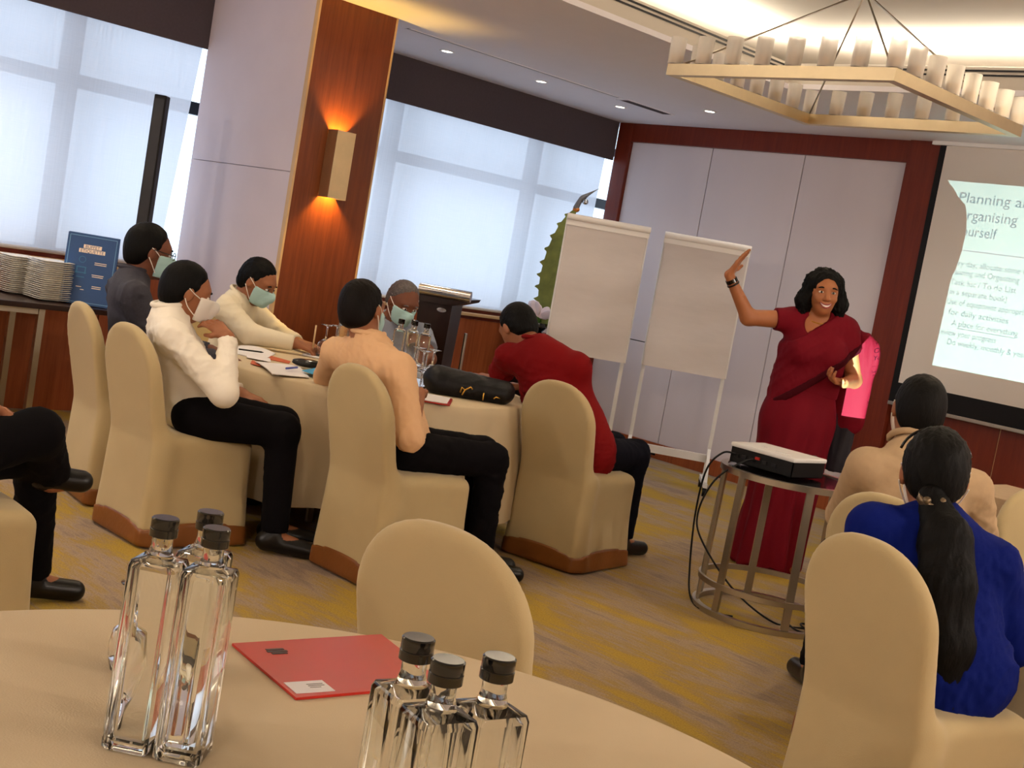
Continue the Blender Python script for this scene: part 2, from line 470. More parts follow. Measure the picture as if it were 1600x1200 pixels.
# ------------------------------------------------------------ smooth implicit shapes (surface nets)
class SDF:
    def __init__(s): s.P = []; s.cuts = []
    def cone(s, a, b, ra, rb=None, k=0.02, n=None, sc=1.0, fa=False, fb=False, sub=False):
        s.P.append(('c', np.array(a, float), np.array(b, float), ra, ra if rb is None else rb, k, None if n is None else np.array(n, float), sc, fa, fb, sub)); return s
    def ell(s, c, ax, rad3, k=0.02, sub=False):
        s.P.append(('e', np.array(c, float), [np.array(a, float) for a in ax], np.array(rad3, float), k, sub)); return s
    def cut(s, p, n):
        s.cuts.append((np.array(p, float), np.array(n, float))); return s
    def grown(s, d, dk=0.0):
        o = SDF(); o.cuts = list(s.cuts)
        for p in s.P:
            if p[0] == 'c': o.P.append(p[:3] + (p[3] + d, p[4] + d, p[5] + dk) + p[6:])
            else: o.P.append(p[:3] + (p[3] + d, p[4] + dk, p[5]))
        return o
    def bounds(s):
        lo = np.full(3, 1e9); hi = -lo
        for p in s.P:
            if p[-1]: continue
            if p[0] == 'c': m = max(p[3], p[4]); l = np.minimum(p[1], p[2]) - m; h = np.maximum(p[1], p[2]) + m
            else: m = p[3].max(); l = p[1] - m; h = p[1] + m
            lo = np.minimum(lo, l); hi = np.maximum(hi, h)
        return lo, hi
    def field(s, lo, hi, h):
        N = np.ceil((hi - lo) / h).astype(int) + 1
        D = np.full(N, 0.5, np.float32)
        ax = [lo[i] + h * np.arange(N[i]) for i in range(3)]
        for p in s.P:
            if p[0] == 'c': m = max(p[3], p[4]) + p[5] + 2.5 * h; l = np.minimum(p[1], p[2]) - m; hh = np.maximum(p[1], p[2]) + m
            else: m = p[3].max() + p[4] + 2.5 * h; l = p[1] - m; hh = p[1] + m
            i0 = np.maximum(0, np.floor((l - lo) / h).astype(int)); i1 = np.minimum(N, np.ceil((hh - lo) / h).astype(int) + 1)
            if (i1 <= i0).any(): continue
            X = ax[0][i0[0]:i1[0]].reshape(-1, 1, 1); Y = ax[1][i0[1]:i1[1]].reshape(1, -1, 1); Z = ax[2][i0[2]:i1[2]].reshape(1, 1, -1)
            if p[0] == 'c':
                _, a, b, ra, rb, k, n, sc, fa, fb, sub = p
                qx, qy, qz = X - a[0], Y - a[1], Z - a[2]; ba = b - a
                L2 = max(ba @ ba, 1e-12)
                t = np.clip((qx * ba[0] + qy * ba[1] + qz * ba[2]) / L2, 0, 1)
                ex, ey, ez = qx - t * ba[0], qy - t * ba[1], qz - t * ba[2]
                if n is not None:
                    en = ex * n[0] + ey * n[1] + ez * n[2]
                    d = np.sqrt(ex * ex + ey * ey + ez * ez + en * en * (1 / sc ** 2 - 1)) - (ra + (rb - ra) * t)
                    d = d * (0.5 + 0.5 * sc)
                else: d = np.sqrt(ex * ex + ey * ey + ez * ez) - (ra + (rb - ra) * t)
                if fa or fb:
                    u = ba / math.sqrt(L2)
                    al = qx * u[0] + qy * u[1] + qz * u[2]
                    if fa: d = np.maximum(d, -al)
                    if fb: d = np.maximum(d, al - math.sqrt(L2))
            else:
                _, c, axs, r, k, sub = p
                qx, qy, qz = X - c[0], Y - c[1], Z - c[2]
                e = [(qx * a[0] + qy * a[1] + qz * a[2]) for a in axs]
                k0 = np.sqrt(sum((e[i] / r[i]) ** 2 for i in range(3))); k1 = np.sqrt(sum((e[i] / r[i] ** 2) ** 2 for i in range(3))) + 1e-9
                d = k0 * (k0 - 1) / k1
            sl = D[i0[0]:i1[0], i0[1]:i1[1], i0[2]:i1[2]]
            d = d.astype(np.float32)
            if sub:
                if k > 0:
                    hh = np.clip(0.5 - 0.5 * (sl + d) / k, 0, 1); sl[...] = sl * (1 - hh) - d * hh + k * hh * (1 - hh)
                else: np.maximum(sl, -d, out=sl)
            elif k > 0:
                hh = np.clip(0.5 + 0.5 * (sl - d) / k, 0, 1); sl[...] = sl * (1 - hh) + d * hh - k * hh * (1 - hh)
            else: np.minimum(sl, d, out=sl)
        for p, n in s.cuts:
            X = ax[0].reshape(-1, 1, 1); Y = ax[1].reshape(1, -1, 1); Z = ax[2].reshape(1, 1, -1)
            D = np.maximum(D, ((X - p[0]) * n[0] + (Y - p[1]) * n[1] + (Z - p[2]) * n[2]).astype(np.float32))
        return D
    def mesh(s, h, lo=None, hi=None):
        if lo is None:
            lo, hi = s.bounds(); lo = lo - 3 * h - 0.015; hi = hi + 3 * h + 0.015
        return nets(s.field(np.array(lo, float), np.array(hi, float), h), np.array(lo, float), h)

def nets(D, lo, h):
    S = D < 0
    nx, ny, nz = D.shape
    cs = [(i, j, k) for i in (0, 1) for j in (0, 1) for k in (0, 1)]
    cnt = sum(S[i:nx - 1 + i, j:ny - 1 + j, k:nz - 1 + k].astype(np.int8) for i, j, k in cs)
    act = (cnt > 0) & (cnt < 8)
    I = np.argwhere(act)
    if len(I) == 0: return np.zeros((0, 3)), np.zeros((0, 4), int)
    idx = np.full(act.shape, -1, np.int64); idx[act] = np.arange(len(I))
    vals = np.stack([D[I[:, 0] + i, I[:, 1] + j, I[:, 2] + k] for i, j, k in cs], 1)
    acc = np.zeros((len(I), 3)); num = np.zeros(len(I))
    for a in range(8):
        for b in range(a + 1, 8):
            ca, cb = np.array(cs[a]), np.array(cs[b])
            if np.abs(ca - cb).sum() != 1: continue
            va, vb = vals[:, a], vals[:, b]; m = (va < 0) != (vb < 0)
            t = np.where(m, va / np.where(m, va - vb, 1), 0)
            acc += np.where(m[:, None], ca + t[:, None] * (cb - ca), 0); num += m
    verts = (I + acc / num[:, None]) * h + lo
    quads = []
    for ax_ in range(3):
        A = [slice(None)] * 3; B = [slice(None)] * 3
        A[ax_] = slice(0, -1); B[ax_] = slice(1, None)
        ch = S[tuple(A)] != S[tuple(B)]
        o1, o2 = [(1, 2), (2, 0), (0, 1)][ax_]
        E = np.argwhere(ch)
        ok = (E[:, o1] > 0) & (E[:, o2] > 0) & (E[:, o1] < D.shape[o1] - 1) & (E[:, o2] < D.shape[o2] - 1)
        E = E[ok]
        if not len(E): continue
        d1 = np.zeros(3, int); d1[o1] = 1; d2 = np.zeros(3, int); d2[o2] = 1
        q = np.stack([idx[tuple((E - x).T)] for x in (d1 + d2, d2, 0 * d1, d1)], 1)
        ins = S[tuple(E.T)]
        q = np.where(ins[:, None], q, q[:, ::-1])
        quads.append(q)
    Q = np.concatenate(quads); Q = Q[(Q >= 0).all(1)]
    return verts, Q

def to_mesh(name, verts, quads, m, smooth=True):
    me = bpy.data.meshes.new(name)
    me.vertices.add(len(verts)); me.vertices.foreach_set('co', np.asarray(verts, np.float32).ravel())
    me.loops.add(len(quads) * 4); me.loops.foreach_set('vertex_index', np.asarray(quads, np.int32).ravel())
    me.polygons.add(len(quads)); me.polygons.foreach_set('loop_start', np.arange(0, len(quads) * 4, 4, dtype=np.int32))
    me.polygons.foreach_set('use_smooth', np.ones(len(quads), bool))
    me.update(calc_edges=True); me.validate()
    me.materials.append(M[m] if isinstance(m, str) else m)
    return me
def normals(v, q):
    n = np.zeros_like(v)
    f = np.cross(v[q[:, 2]] - v[q[:, 0]], v[q[:, 3]] - v[q[:, 1]])
    for i in range(4): np.add.at(n, q[:, i], f)
    return n / (np.linalg.norm(n, axis=1, keepdims=True) + 1e-12)
def folds(v, q, amp, seed=0, freq=16.0, stretch=(1, 1, 1)):
    rs = np.random.RandomState(seed); n = normals(v, q); w = np.zeros(len(v)); p = v * np.array(stretch)
    for o in range(5):
        f = freq * 1.6 ** (o * 0.6); d = rs.normal(size=3); d /= np.linalg.norm(d); e = rs.normal(size=3); e /= np.linalg.norm(e)
        s_ = np.sin(p @ d * f + 1.9 * np.sin(p @ e * f * 0.45 + rs.rand() * 6) + rs.rand() * 6)
        w += (1.6 * (1 - np.abs(s_)) ** 1.6 - 0.5) / (1 + 0.35 * o)
    # creases come in patches
    e = rs.normal(size=3); patch = 0.55 + 0.45 * np.sin(v @ e * 9 + rs.rand() * 6)
    return v + n * (amp * w * patch / 1.6)[:, None]
def relax(v, q, it=1):
    for _ in range(it):
        a = np.zeros_like(v); c = np.zeros(len(v))
        for i in range(4):
            for j in (1, 3):
                np.add.at(a, q[:, i], v[q[:, (i + j) % 4]]); np.add.at(c, q[:, i], 1)
        v = 0.5 * v + 0.5 * a / np.maximum(c, 1)[:, None]
    return v

# ------------------------------------------------------------ ROOM
struct(MB().box2((LEFT - 0.35, REAR - 0.2, -0.1), (RIGHT + 0.2, BACK + 0.2, 0)).build('floor', 'carpet'))
# ceiling: soffit with a large raised tray, lip, cove pocket and upper ceiling
TX0, TX1, TY0, TY1 = -4.58, 2.1, -2.2, 6.43
c = MB()
c.box2((LEFT - 0.35, REAR - 0.2, CEIL), (TX0, BACK + 0.2, CEIL + 0.03))
c.box2((TX0, TY1, CEIL), (RIGHT + 0.2, BACK + 0.2, CEIL + 0.03))
c.box2((TX1, REAR - 0.2, CEIL), (RIGHT + 0.2, TY1, CEIL + 0.03))
c.box2((TX0, REAR - 0.2, CEIL), (TX1, TY0, CEIL + 0.03))
ceil = struct(c.build('ceiling', 'ceiling'))
c = MB()
c.box2((TX0 - 0.022, TY0, CEIL + 0.03), (TX0, TY1 + 0.022, 2.80)); c.box2((TX0, TY1, CEIL + 0.03), (TX1, TY1 + 0.022, 2.80))
c.box2((TX0 - 0.72, TY0, CEIL + 0.03), (TX0 - 0.70, TY1 + 0.72, UPPER)); c.box2((TX0 - 0.72, TY1 + 0.70, CEIL + 0.03), (TX1, TY1 + 0.72, UPPER))
c.box2((TX1, TY0, CEIL + 0.03), (TX1 + 0.02, TY1 + 0.72, UPPER)); c.box2((TX0 - 0.72, TY0 - 0.02, CEIL + 0.03), (TX1, TY0, UPPER))
c.build('cove_lip', 'ceiling_warm', ceil)
MB().box2((TX0 - 0.9, TY0 - 0.2, UPPER), (TX1 + 0.2, TY1 + 0.9, UPPER + 0.04)).build('tray_ceiling', 'ceiling_warm', ceil)
for z in (2.757, 2.781):
    MB().box2((TX0 - 0.002, TY0 + 0.05, z - 0.005), (TX0 + 0.004, TY1 - 0.004, z + 0.005)).box2((TX0 + 0.004, TY1 - 0.004, z - 0.005), (TX1 - 0.05, TY1 + 0.002, z + 0.005)).build('groove_strip', 'dark_metal', ceil)
# back wall: slab, fabric panels, header, baseboard, pillar, timber dado under the screen
wb = struct(MB().box2((LEFT - 0.02, BACK, 0), (RIGHT + 0.2, BACK + 0.15, UPPER + 0.04)).build('wall_back', 'seam'))
px_ = [-7.20, -6.356, -5.499, -4.645]
for i in range(3):
    a, b = px_[i] + 0.004, px_[i + 1] - 0.004
    if i < 1:
        MB().box2((a, BACK - 0.02, 0.122), (b, BACK + 0.01, 0.892), 0.003).build('panel', 'panel', wb)
        MB().box2((a, BACK - 0.02, 0.900), (b, BACK + 0.01, 2.503), 0.003).build('panel', 'panel', wb)
    else:
        MB().box2((a, BACK - 0.02, 0.122), (b, BACK + 0.01, 2.503), 0.003).build('panel', 'panel', wb)
xs = [-4.41, -3.62, -2.72, -1.82, -0.92, -0.02, 0.88, 1.78, 2.68, RIGHT]
for a, b in zip(xs, xs[1:]):
    MB().box2((a + 0.004, BACK - 0.02, 0.0), (b - 0.004, BACK + 0.01, 0.93), 0.003).build('timber_panel', 'wood_red', wb)
MB().box2((-4.41, BACK - 0.01, 0.93), (RIGHT, BACK + 0.01, CEIL)).build('upper_facing', 'panel', wb)
for a in xs[1:-1]:
    MB().box2((a - 0.004, BACK - 0.012, 0.0), (a + 0.004, BACK - 0.006, 0.93)).build('joint_strip', 'edge_light', wb)
struct(MB().box2((-7.20, BACK - 0.05, 2.503), (-4.645, BACK, CEIL), 0.004).build('trim_1', 'wood_red'))
struct(MB().box2((-4.645, BACK - 0.07, 0), (-4.41, BACK, CEIL), 0.004).build('trim_2', 'wood_red'))
struct(MB().box2((-7.20, BACK - 0.035, 0), (-4.645, BACK, 0.122), 0.003).build('baseboard_back', 'wood_low'))
struct(MB().box2((LEFT, BACK - 0.05, 0), (-7.20, BACK, CEIL), 0.004).build('trim_3', 'wood_red'))
# power outlet in the baseboard
o = thing('power_outlet', 'small dark power outlet set into the timber baseboard below the easels', 'outlet', (-6.40, BACK - 0.035, 0.055))
MB().box((0, -0.004, 0), (0.10, 0.008, 0.06), None, 0.003).build('face_plate', 'black', o)
MB().box((-0.022, -0.009, 0), (0.03, 0.004, 0.03)).box((0.022, -0.009, 0), (0.03, 0.004, 0.03)).build('socket', 'dark_metal', o)
# window wall
wl = struct(MB().box2((LEFT - 0.35, REAR - 0.2, 0), (LEFT - 0.003, BACK, 0.885)).box2((LEFT - 0.35, REAR - 0.2, 2.45), (LEFT - 0.08, BACK, CEIL)).box2((LEFT - 0.03, 8.108, 0.885), (LEFT, BACK, CEIL)).box2((LEFT - 0.35, REAR - 0.2, 0.885), (LEFT - 0.06, REAR + 0.1, CEIL)).build('wall_left', 'wood_red'))
ys = [REAR, -2.6, -1.7, -0.8, 0.1, 1.0, 1.9, 2.8, 3.7, 4.18]
for a, b in list(zip(ys, ys[1:])) + [(4.74, 5.6), (5.6, 6.5), (6.5, 7.45)]:
    MB().box2((LEFT - 0.005, a + 0.004, 0.0), (LEFT + 0.02, b - 0.004, 0.86), 0.003).build('timber_panel', 'wood_low', wl)
MB().box2((LEFT - 0.005, 7.454, 0.0), (LEFT + 0.02, 8.07, 0.86), 0.003).build('panel', 'panel', wl)
struct(MB().box2((LEFT - 0.25, REAR, 0.885), (LEFT + 0.035, 4.18, 0.907), 0.004).build('trim_4', 'edge_light'))
struct(MB().box2((LEFT - 0.25, 4.74, 0.885), (LEFT + 0.035, 8.07, 0.907), 0.004).build('trim_5', 'edge_light'))
struct(MB().box2((LEFT - 0.09, REAR, 0.907), (LEFT - 0.07, 4.18, 0.95)).box2((LEFT - 0.09, 4.74, 0.907), (LEFT - 0.07, 8.1, 0.95)).build('trim_6', 'wood_red'))
# pelmets above the blinds
struct(MB().box2((LEFT - 0.02, REAR, 2.335), (LEFT, 4.185, CEIL)).build('trim_7', 'pelmet'))
struct(MB().box2((LEFT - 0.02, 4.735, 2.335), (LEFT, 8.07, CEIL)).build('trim_8', 'pelmet'))
# windows
def window(name, y0, y1, mull):
    x = LEFT - 0.24; w = MB()
    w.box2((x - 0.03, y0, 0.9), (x + 0.03, y1, 0.96)).box2((x - 0.03, y0, 2.40), (x + 0.03, y1, 2.46))
    w.box2((x - 0.03, y0, 0.9), (x + 0.03, y0 + 0.05, 2.46)).box2((x - 0.03, y1 - 0.03, 0.9), (x + 0.03, y1, 2.46))
    r = struct(w.build(name, 'dark_metal'))
    MB().box2((x - 0.035, y0, 1.935), (x + 0.035, y1, 2.015)).build('transom', 'dark_metal', r)
    for y in mull: MB().box2((x - 0.04, y - 0.05, 0.9), (x + 0.04, y + 0.05, 2.46)).build('mullion', 'dark_metal', r)
    e = [y0] + list(mull) + [y1]
    for a, b in zip(e, e[1:]):
        for z0, z1 in ((0.95, 1.935), (2.015, 2.41)):
            MB().box2((x - 0.004, a + 0.03, z0), (x + 0.004, b - 0.03, z1)).build('pane', 'pane', r)
window('window_1', REAR + 0.1, 4.46, (-2.2, -0.8, 0.6, 2.0, 3.42))
window('window_2', 4.46, 8.62, (5.9, 7.38))
def blind(label, y0, y1t, y1b):
    x = LEFT - 0.05
    r = thing('roller_blind', label, 'blind', (x, (y0 + y1t) / 2, 2.42), 0, 'window blinds')
    yc, zc = (y0 + y1t) / 2, 2.42
    n = 24; b = bmesh.new(); vs = []
    for i in range(n + 1):
        z = 2.42 - (2.42 - 0.955) * i / n; yr = y1t + (y1b - y1t) * i / n
        row = []
        for j in range(41):
            y = y0 + (yr - y0) * j / 40
            row.append(b.verts.new((0.004 * math.sin(y * 3.1) * i / n, y - yc, z - zc)))
        vs.append(row)
    for i in range(n):
        for j in range(40): b.faces.new((vs[i][j], vs[i][j + 1], vs[i + 1][j + 1], vs[i + 1][j]))
    me = bpy.data.meshes.new('blind_fabric'); b.to_mesh(me); b.free(); me.materials.append(M['blind'])
    me.polygons.foreach_set('use_smooth', [True] * len(me.polygons))
    link('blind_fabric', me, r)
    MB().cyl((0, y0 - yc, 0.945 - zc), (0, y1b - yc, 0.945 - zc), 0.012).build('bottom_rail', 'frame_white', r, smooth=True)
    MB().cyl((0, y0 - yc, 0.0), (0, y1t - yc, 0.0), 0.022).build('roller_tube', 'frame_white', r, smooth=True)
blind('pale backlit roller blind left of the beige column', REAR + 0.12, 4.175, 4.07)
blind('pale backlit roller blind right of the timber clad column', 4.745, 8.02, 7.97)
# column: beige face to the left, timber face with a wall light to the right
cl = struct(MB().box2((LEFT - 0.03, 4.195, 0), (-6.23, 4.72, CEIL)).build('wall_column', 'column'))
MB().box2((LEFT + 0.001, 4.178, 0), (-6.222, 4.198, 1.645), 0.002).build('panel', 'column', cl)
MB().box2((LEFT + 0.001, 4.178, 1.649), (-6.222, 4.198, CEIL), 0.002).build('panel', 'column', cl)
MB().box2((-6.232, 4.190, 0), (-6.205, 4.727, CEIL), 0.002).build('timber_panel', 'wood_orange', cl)
MB().box2((-6.236, 4.727, 0), (-6.203, 4.74, CEIL)).box2((-6.236, 4.176, 0), (-6.203, 4.190, CEIL)).build('edge_strip', 'edge_light', cl)
# remaining walls, behind and beside the camera
struct(MB().box2((RIGHT, REAR - 0.2, 0), (RIGHT + 0.2, BACK, UPPER + 0.04)).build('wall_right', 'plain_wall'))
struct(MB().box2((LEFT - 0.35, REAR - 0.2, 0), (RIGHT, REAR, UPPER + 0.04)).build('wall_front', 'plain_wall'))
# ceiling fittings
DL = ['recessed ceiling downlight nearest the timber column', 'second recessed downlight from the timber column along the window', 'recessed downlight in the ceiling corner above the window end',
      'recessed downlight above the left flipchart end of the back wall', 'recessed downlight over the back wall behind the chandelier', 'recessed downlight near the top of the projection screen']
for (x, y), lb in zip(DOWN_VIS, DL):
    o = thing('downlight', lb, 'downlight', (x, y, CEIL), 0, 'recessed downlights')
    MB().lathe([(0.036, -0.001), (0.036, -0.004), (0.05, -0.004), (0.052, 0.0), (0.036, -0.001)], 28).build('trim_ring', 'white_paint', o, smooth=True)
    MB().lathe([(0, -0.002), (0.037, -0.002)], 24).build('lamp_lens', 'lamp_disc', o)
o = thing('slot_diffuser', 'long dark slot diffuser in the ceiling parallel to the window', 'air vent', (-6.39, 5.96, CEIL))
MB().box2((-0.03, -1.0, -0.004), (-0.012, 1.0, 0)).box2((0.012, -1.0, -0.004), (0.03, 1.0, 0)).build('vent_frame', 'ceiling', o)
MB().box2((-0.012, -1.0, -0.002), (0.012, 1.0, 0)).build('slot', 'dark_metal', o)
o = thing('ceiling_grille', 'short slatted air grille in the ceiling beyond the slot diffuser', 'air vent', (-6.40, 7.28, CEIL))
MB().box2((-0.06, -0.27, -0.005), (-0.045, 0.27, 0)).box2((0.045, -0.27, -0.005), (0.06, 0.27, 0)).box2((-0.045, -0.27, -0.005), (0.045, -0.255, 0)).box2((-0.045, 0.255, -0.005), (0.045, 0.27, 0)).build('vent_frame', 'ceiling', o)
for i in range(5): MB().box((-0.036 + i * 0.018, 0, -0.003), (0.009, 0.51, 0.004)).build('slat', 'pelmet', o)
# wall light on the column: metal half box, open above and below
o = thing('wall_sconce', 'tall brushed metal wall light glowing above and below on timber column', 'lamp', (-6.203, 4.432, 1.735))
b = MB(); w, d, h = 0.065, 0.095, 0.195
b.box2((d - 0.004, -w, -h), (d, w, h)).box2((0, -w, -h), (d - 0.004, -w + 0.004, h)).box2((0, w - 0.004, -h), (d - 0.004, w, h)).build('shade', 'sconce_metal', o)
MB().box2((0, -0.05, -0.12), (0.012, 0.05, 0.12)).build('back_plate', 'steel', o)
MB().cyl((0.045, 0, -0.09), (0.045, 0, 0.09), 0.02, None, 14).build('bulb', 'sconce_glow', o, smooth=True)
for s in (1, -1):
    spot('sconce_lamp', (-6.203 + 0.045, 4.432, 1.735 + s * 0.12), 34, (1, 0.60, 0.13), 140, 0.9, (-6.203 + 0.035, 4.432, 1.735 + s * 2), 0.02)
# chandelier
CX, CY, CZ, CH = -3.235, 4.985, 2.30, 0.545
o = thing('chandelier', 'square brass frame chandelier ringed with frosted glass candle cups', 'chandelier', (CX, CY, CZ))
for a, b in (((-CH, -CH), (CH, -CH)), ((CH, -CH), (CH, CH)), ((CH, CH), (-CH, CH)), ((-CH, CH), (-CH, -CH))):
    d = np.sign(np.array(b) - np.array(a)) * 0.022
    MB().bar((a[0] + d[0], a[1] + d[1], 0.025), (b[0] + d[0], b[1] + d[1], 0.025), 0.044, 0.05).build('frame_bar', 'brass', o)
cup_me = base_me = None
pts = []
for i in range(7):
    t = -CH + 2 * CH * i / 7
    pts += [(t, -CH), (CH, t), (-t, CH), (-CH, -t)]
for x, y in pts:
    if cup_me is None:
        q = MB().lathe([(0.033, 0), (0.036, 0.118), (0.033, 0.118), (0.030, 0.004), (0.0, 0.004)], 18).build('candle_cup', 'frost', o, (x, y, 0.05), smooth=True, angle=40); cup_me = q.data
        q2 = MB().lathe([(0, 0.005), (0.022, 0.005), (0.023, 0.045), (0, 0.045)], 14).build('candle', 'cup_base', q, smooth=True, angle=40); base_me = q2.data
    else:
        q = link('candle_cup', cup_me, o, (x, y, 0.05)); link('candle', base_me, q)
for x, y in ((-CH, -CH), (CH, -CH), (CH, CH), (-CH, CH)):
    MB().cyl((x * 0.97, y * 0.97, 0.05), (0, 0, 0.50), 0.0045, None, 8).build('suspension_rod', 'steel', o, smooth=True)
MB().cyl((0, 0, 0.49), (0, 0, UPPER - CZ), 0.012).lathe([(0, UPPER - CZ), (0.07, UPPER - CZ), (0.06, UPPER - CZ - 0.03), (0, UPPER - CZ - 0.035)], 24).build('ceiling_rose', 'brass', o, smooth=True, angle=40)
# projection screen
o = thing('projection_screen', 'pull-down projection screen with black borders beside the timber pillar', 'screen', (-3.38, BACK - 0.075, 0.85))
W2 = 1.03
MB().box2((-W2 + 0.045, -0.002, 0.155), (W2 - 0.045, 0.002, 1.78)).build('screen_fabric', 'screen_white', o)
MB().box2((-W2, -0.003, 0.02), (-W2 + 0.045, 0.003, 1.78)).box2((W2 - 0.045, -0.003, 0.02), (W2, 0.003, 1.78)).box2((-W2 + 0.045, -0.003, 0.02), (W2 - 0.045, 0.003, 0.155)).build('black_border', 'black', o)
MB().box2((-W2, -0.012, -0.005), (W2, 0.012, 0.02), 0.004).build('weight_bar', 'steel', o)
MB().box2((-W2 - 0.05, -0.03, 1.78), (W2 + 0.05, 0.03, 1.805)).build('casing', 'white_paint', o)
# ------------------------------------------------------------ OBJECTS
random.seed(4)
# --- covered banquet chair -------------------------------------------------
def chair_field(h, grow=0.0):
    lo = np.array([-0.30, -0.42, -0.02]); hi = np.array([0.30, 0.34, 0.95])
    N = np.ceil((hi - lo) / h).astype(int) + 1
    X = (lo[0] + h * np.arange(N[0])).reshape(-1, 1, 1); Y = (lo[1] + h * np.arange(N[1])).reshape(1, -1, 1); Z = (lo[2] + h * np.arange(N[2])).reshape(1, 1, -1)
    yb = -0.205 - 0.26 * np.clip(Z - 0.42, 0, 1) - 0.04 * np.clip(0.42 - Z, 0, 1)
    w = Y - yb
    hw = 0.205 - 0.012 * np.sin(np.clip((Z - 0.1) / 0.6, 0, 1) * PI)
    up = np.clip(Z - 0.66, 0, None)
    d2 = np.where(Z > 0.66, ((np.abs(X) / hw) ** 2.25 + (up / 0.21) ** 2.25) ** (1 / 2.25) * hw - hw, np.abs(X) - hw)
    dw = np.abs(w) - (0.034 - 0.010 * np.clip((Z - 0.5) / 0.4, 0, 1))
    r = 0.022
    A = np.maximum(d2 + r, 0); B = np.maximum(dw + r, 0)
    back = np.sqrt(A * A + B * B) - r + np.minimum(np.maximum(d2 + r, dw + r), 0)
    sx = 0.200 + 0.028 * np.clip(0.45 - Z, 0, 0.45) / 0.45 - 0.014 * np.sin(np.clip(Z / 0.45, 0, 1) * PI)
    yf = 0.225 + 0.02 * np.clip(0.45 - Z, 0, 0.45) / 0.45; yr = -0.20
    ym = (yf + yr) / 2; yh = (yf - yr) / 2
    zt = 0.455 + 0.012 * (1 - (X / 0.2) ** 2) - 0.01 * np.clip((Y) / 0.22, 0, 1) ** 2
    qx, qy, qz = np.abs(X) - sx, np.abs(Y - ym) - yh, Z - zt
    r = 0.04
    seat = np.sqrt(np.maximum(qx + r, 0) ** 2 + np.maximum(qy + r, 0) ** 2 + np.maximum(qz + r, 0) ** 2) - r + np.minimum(np.maximum(np.maximum(qx, qy), qz) + r, 0)
    k = 0.07
    hh = np.clip(0.5 + 0.5 * (back - seat) / k, 0, 1)
    D = back * (1 - hh) + seat * hh - k * hh * (1 - hh)
    return D - grow, lo, X, Y, Z
h = 0.0105
D, lo, X, Y, Z = chair_field(h)
arch = 0.075 + 0.03 * np.cos(np.clip(np.abs(X) / 0.22, 0, 1) * PI / 2) * (np.abs(Y) > 0.15) + 0.03 * np.cos(np.clip(np.abs(Y) / 0.25, 0, 1) * PI / 2) * (np.abs(X) > 0.15)
v, q = nets(np.maximum(D, arch - 0.012 - Z).astype(np.float32), lo, h)
cover_mesh = to_mesh('cover', relax(v, q, 2), q, 'cover')
D, lo, X, Y, Z = chair_field(h, 0.004)
v, q = nets(np.maximum(np.maximum(D, Z - arch), 0.004 - Z).astype(np.float32), lo, h)
band_mesh = to_mesh('hem_band', relax(v, q, 1), q, 'band')
def chair(x, y, rz, label):
    o = thing('banquet_chair', label, 'chair', (x, y, 0), rz, 'covered banquet chairs')
    link('cover', cover_mesh, o); link('hem_band', band_mesh, o)
    return o
chair(-5.26, 2.91, -0.15, 'covered chair with the man in glasses and dark shirt, behind another')
chair(-4.65, 2.80, 0.0, 'covered chair under the man in white shirt lifting his mask')
chair(-3.97, 3.43, 0.0, 'covered chair under the man in peach shirt, seen from behind')
chair(-4.03, 4.59, 0.17, 'covered chair under the man in the red shirt')
chair(-1.81, 1.93, 0.25, 'empty covered chair just beyond the near table with red folder')
chair(-1.46, 3.14, -0.19, 'covered chair under the woman in blue with the long ponytail')
chair(-1.91, 3.92, 0.0, 'covered chair under the man in beige shirt at the right')
chair(-3.555, 1.39, 0.0, 'covered chair at left edge under the person with crossed legs')
chair(-5.98, 3.86, -1.12, 'covered chair hidden behind the writing man in cream shirt')
chair(-5.70, 4.71, -2.36, 'covered chair hidden behind the grey haired masked man')
chair(-1.72, 4.76, -2.2, 'covered chair at the right edge facing the right table')

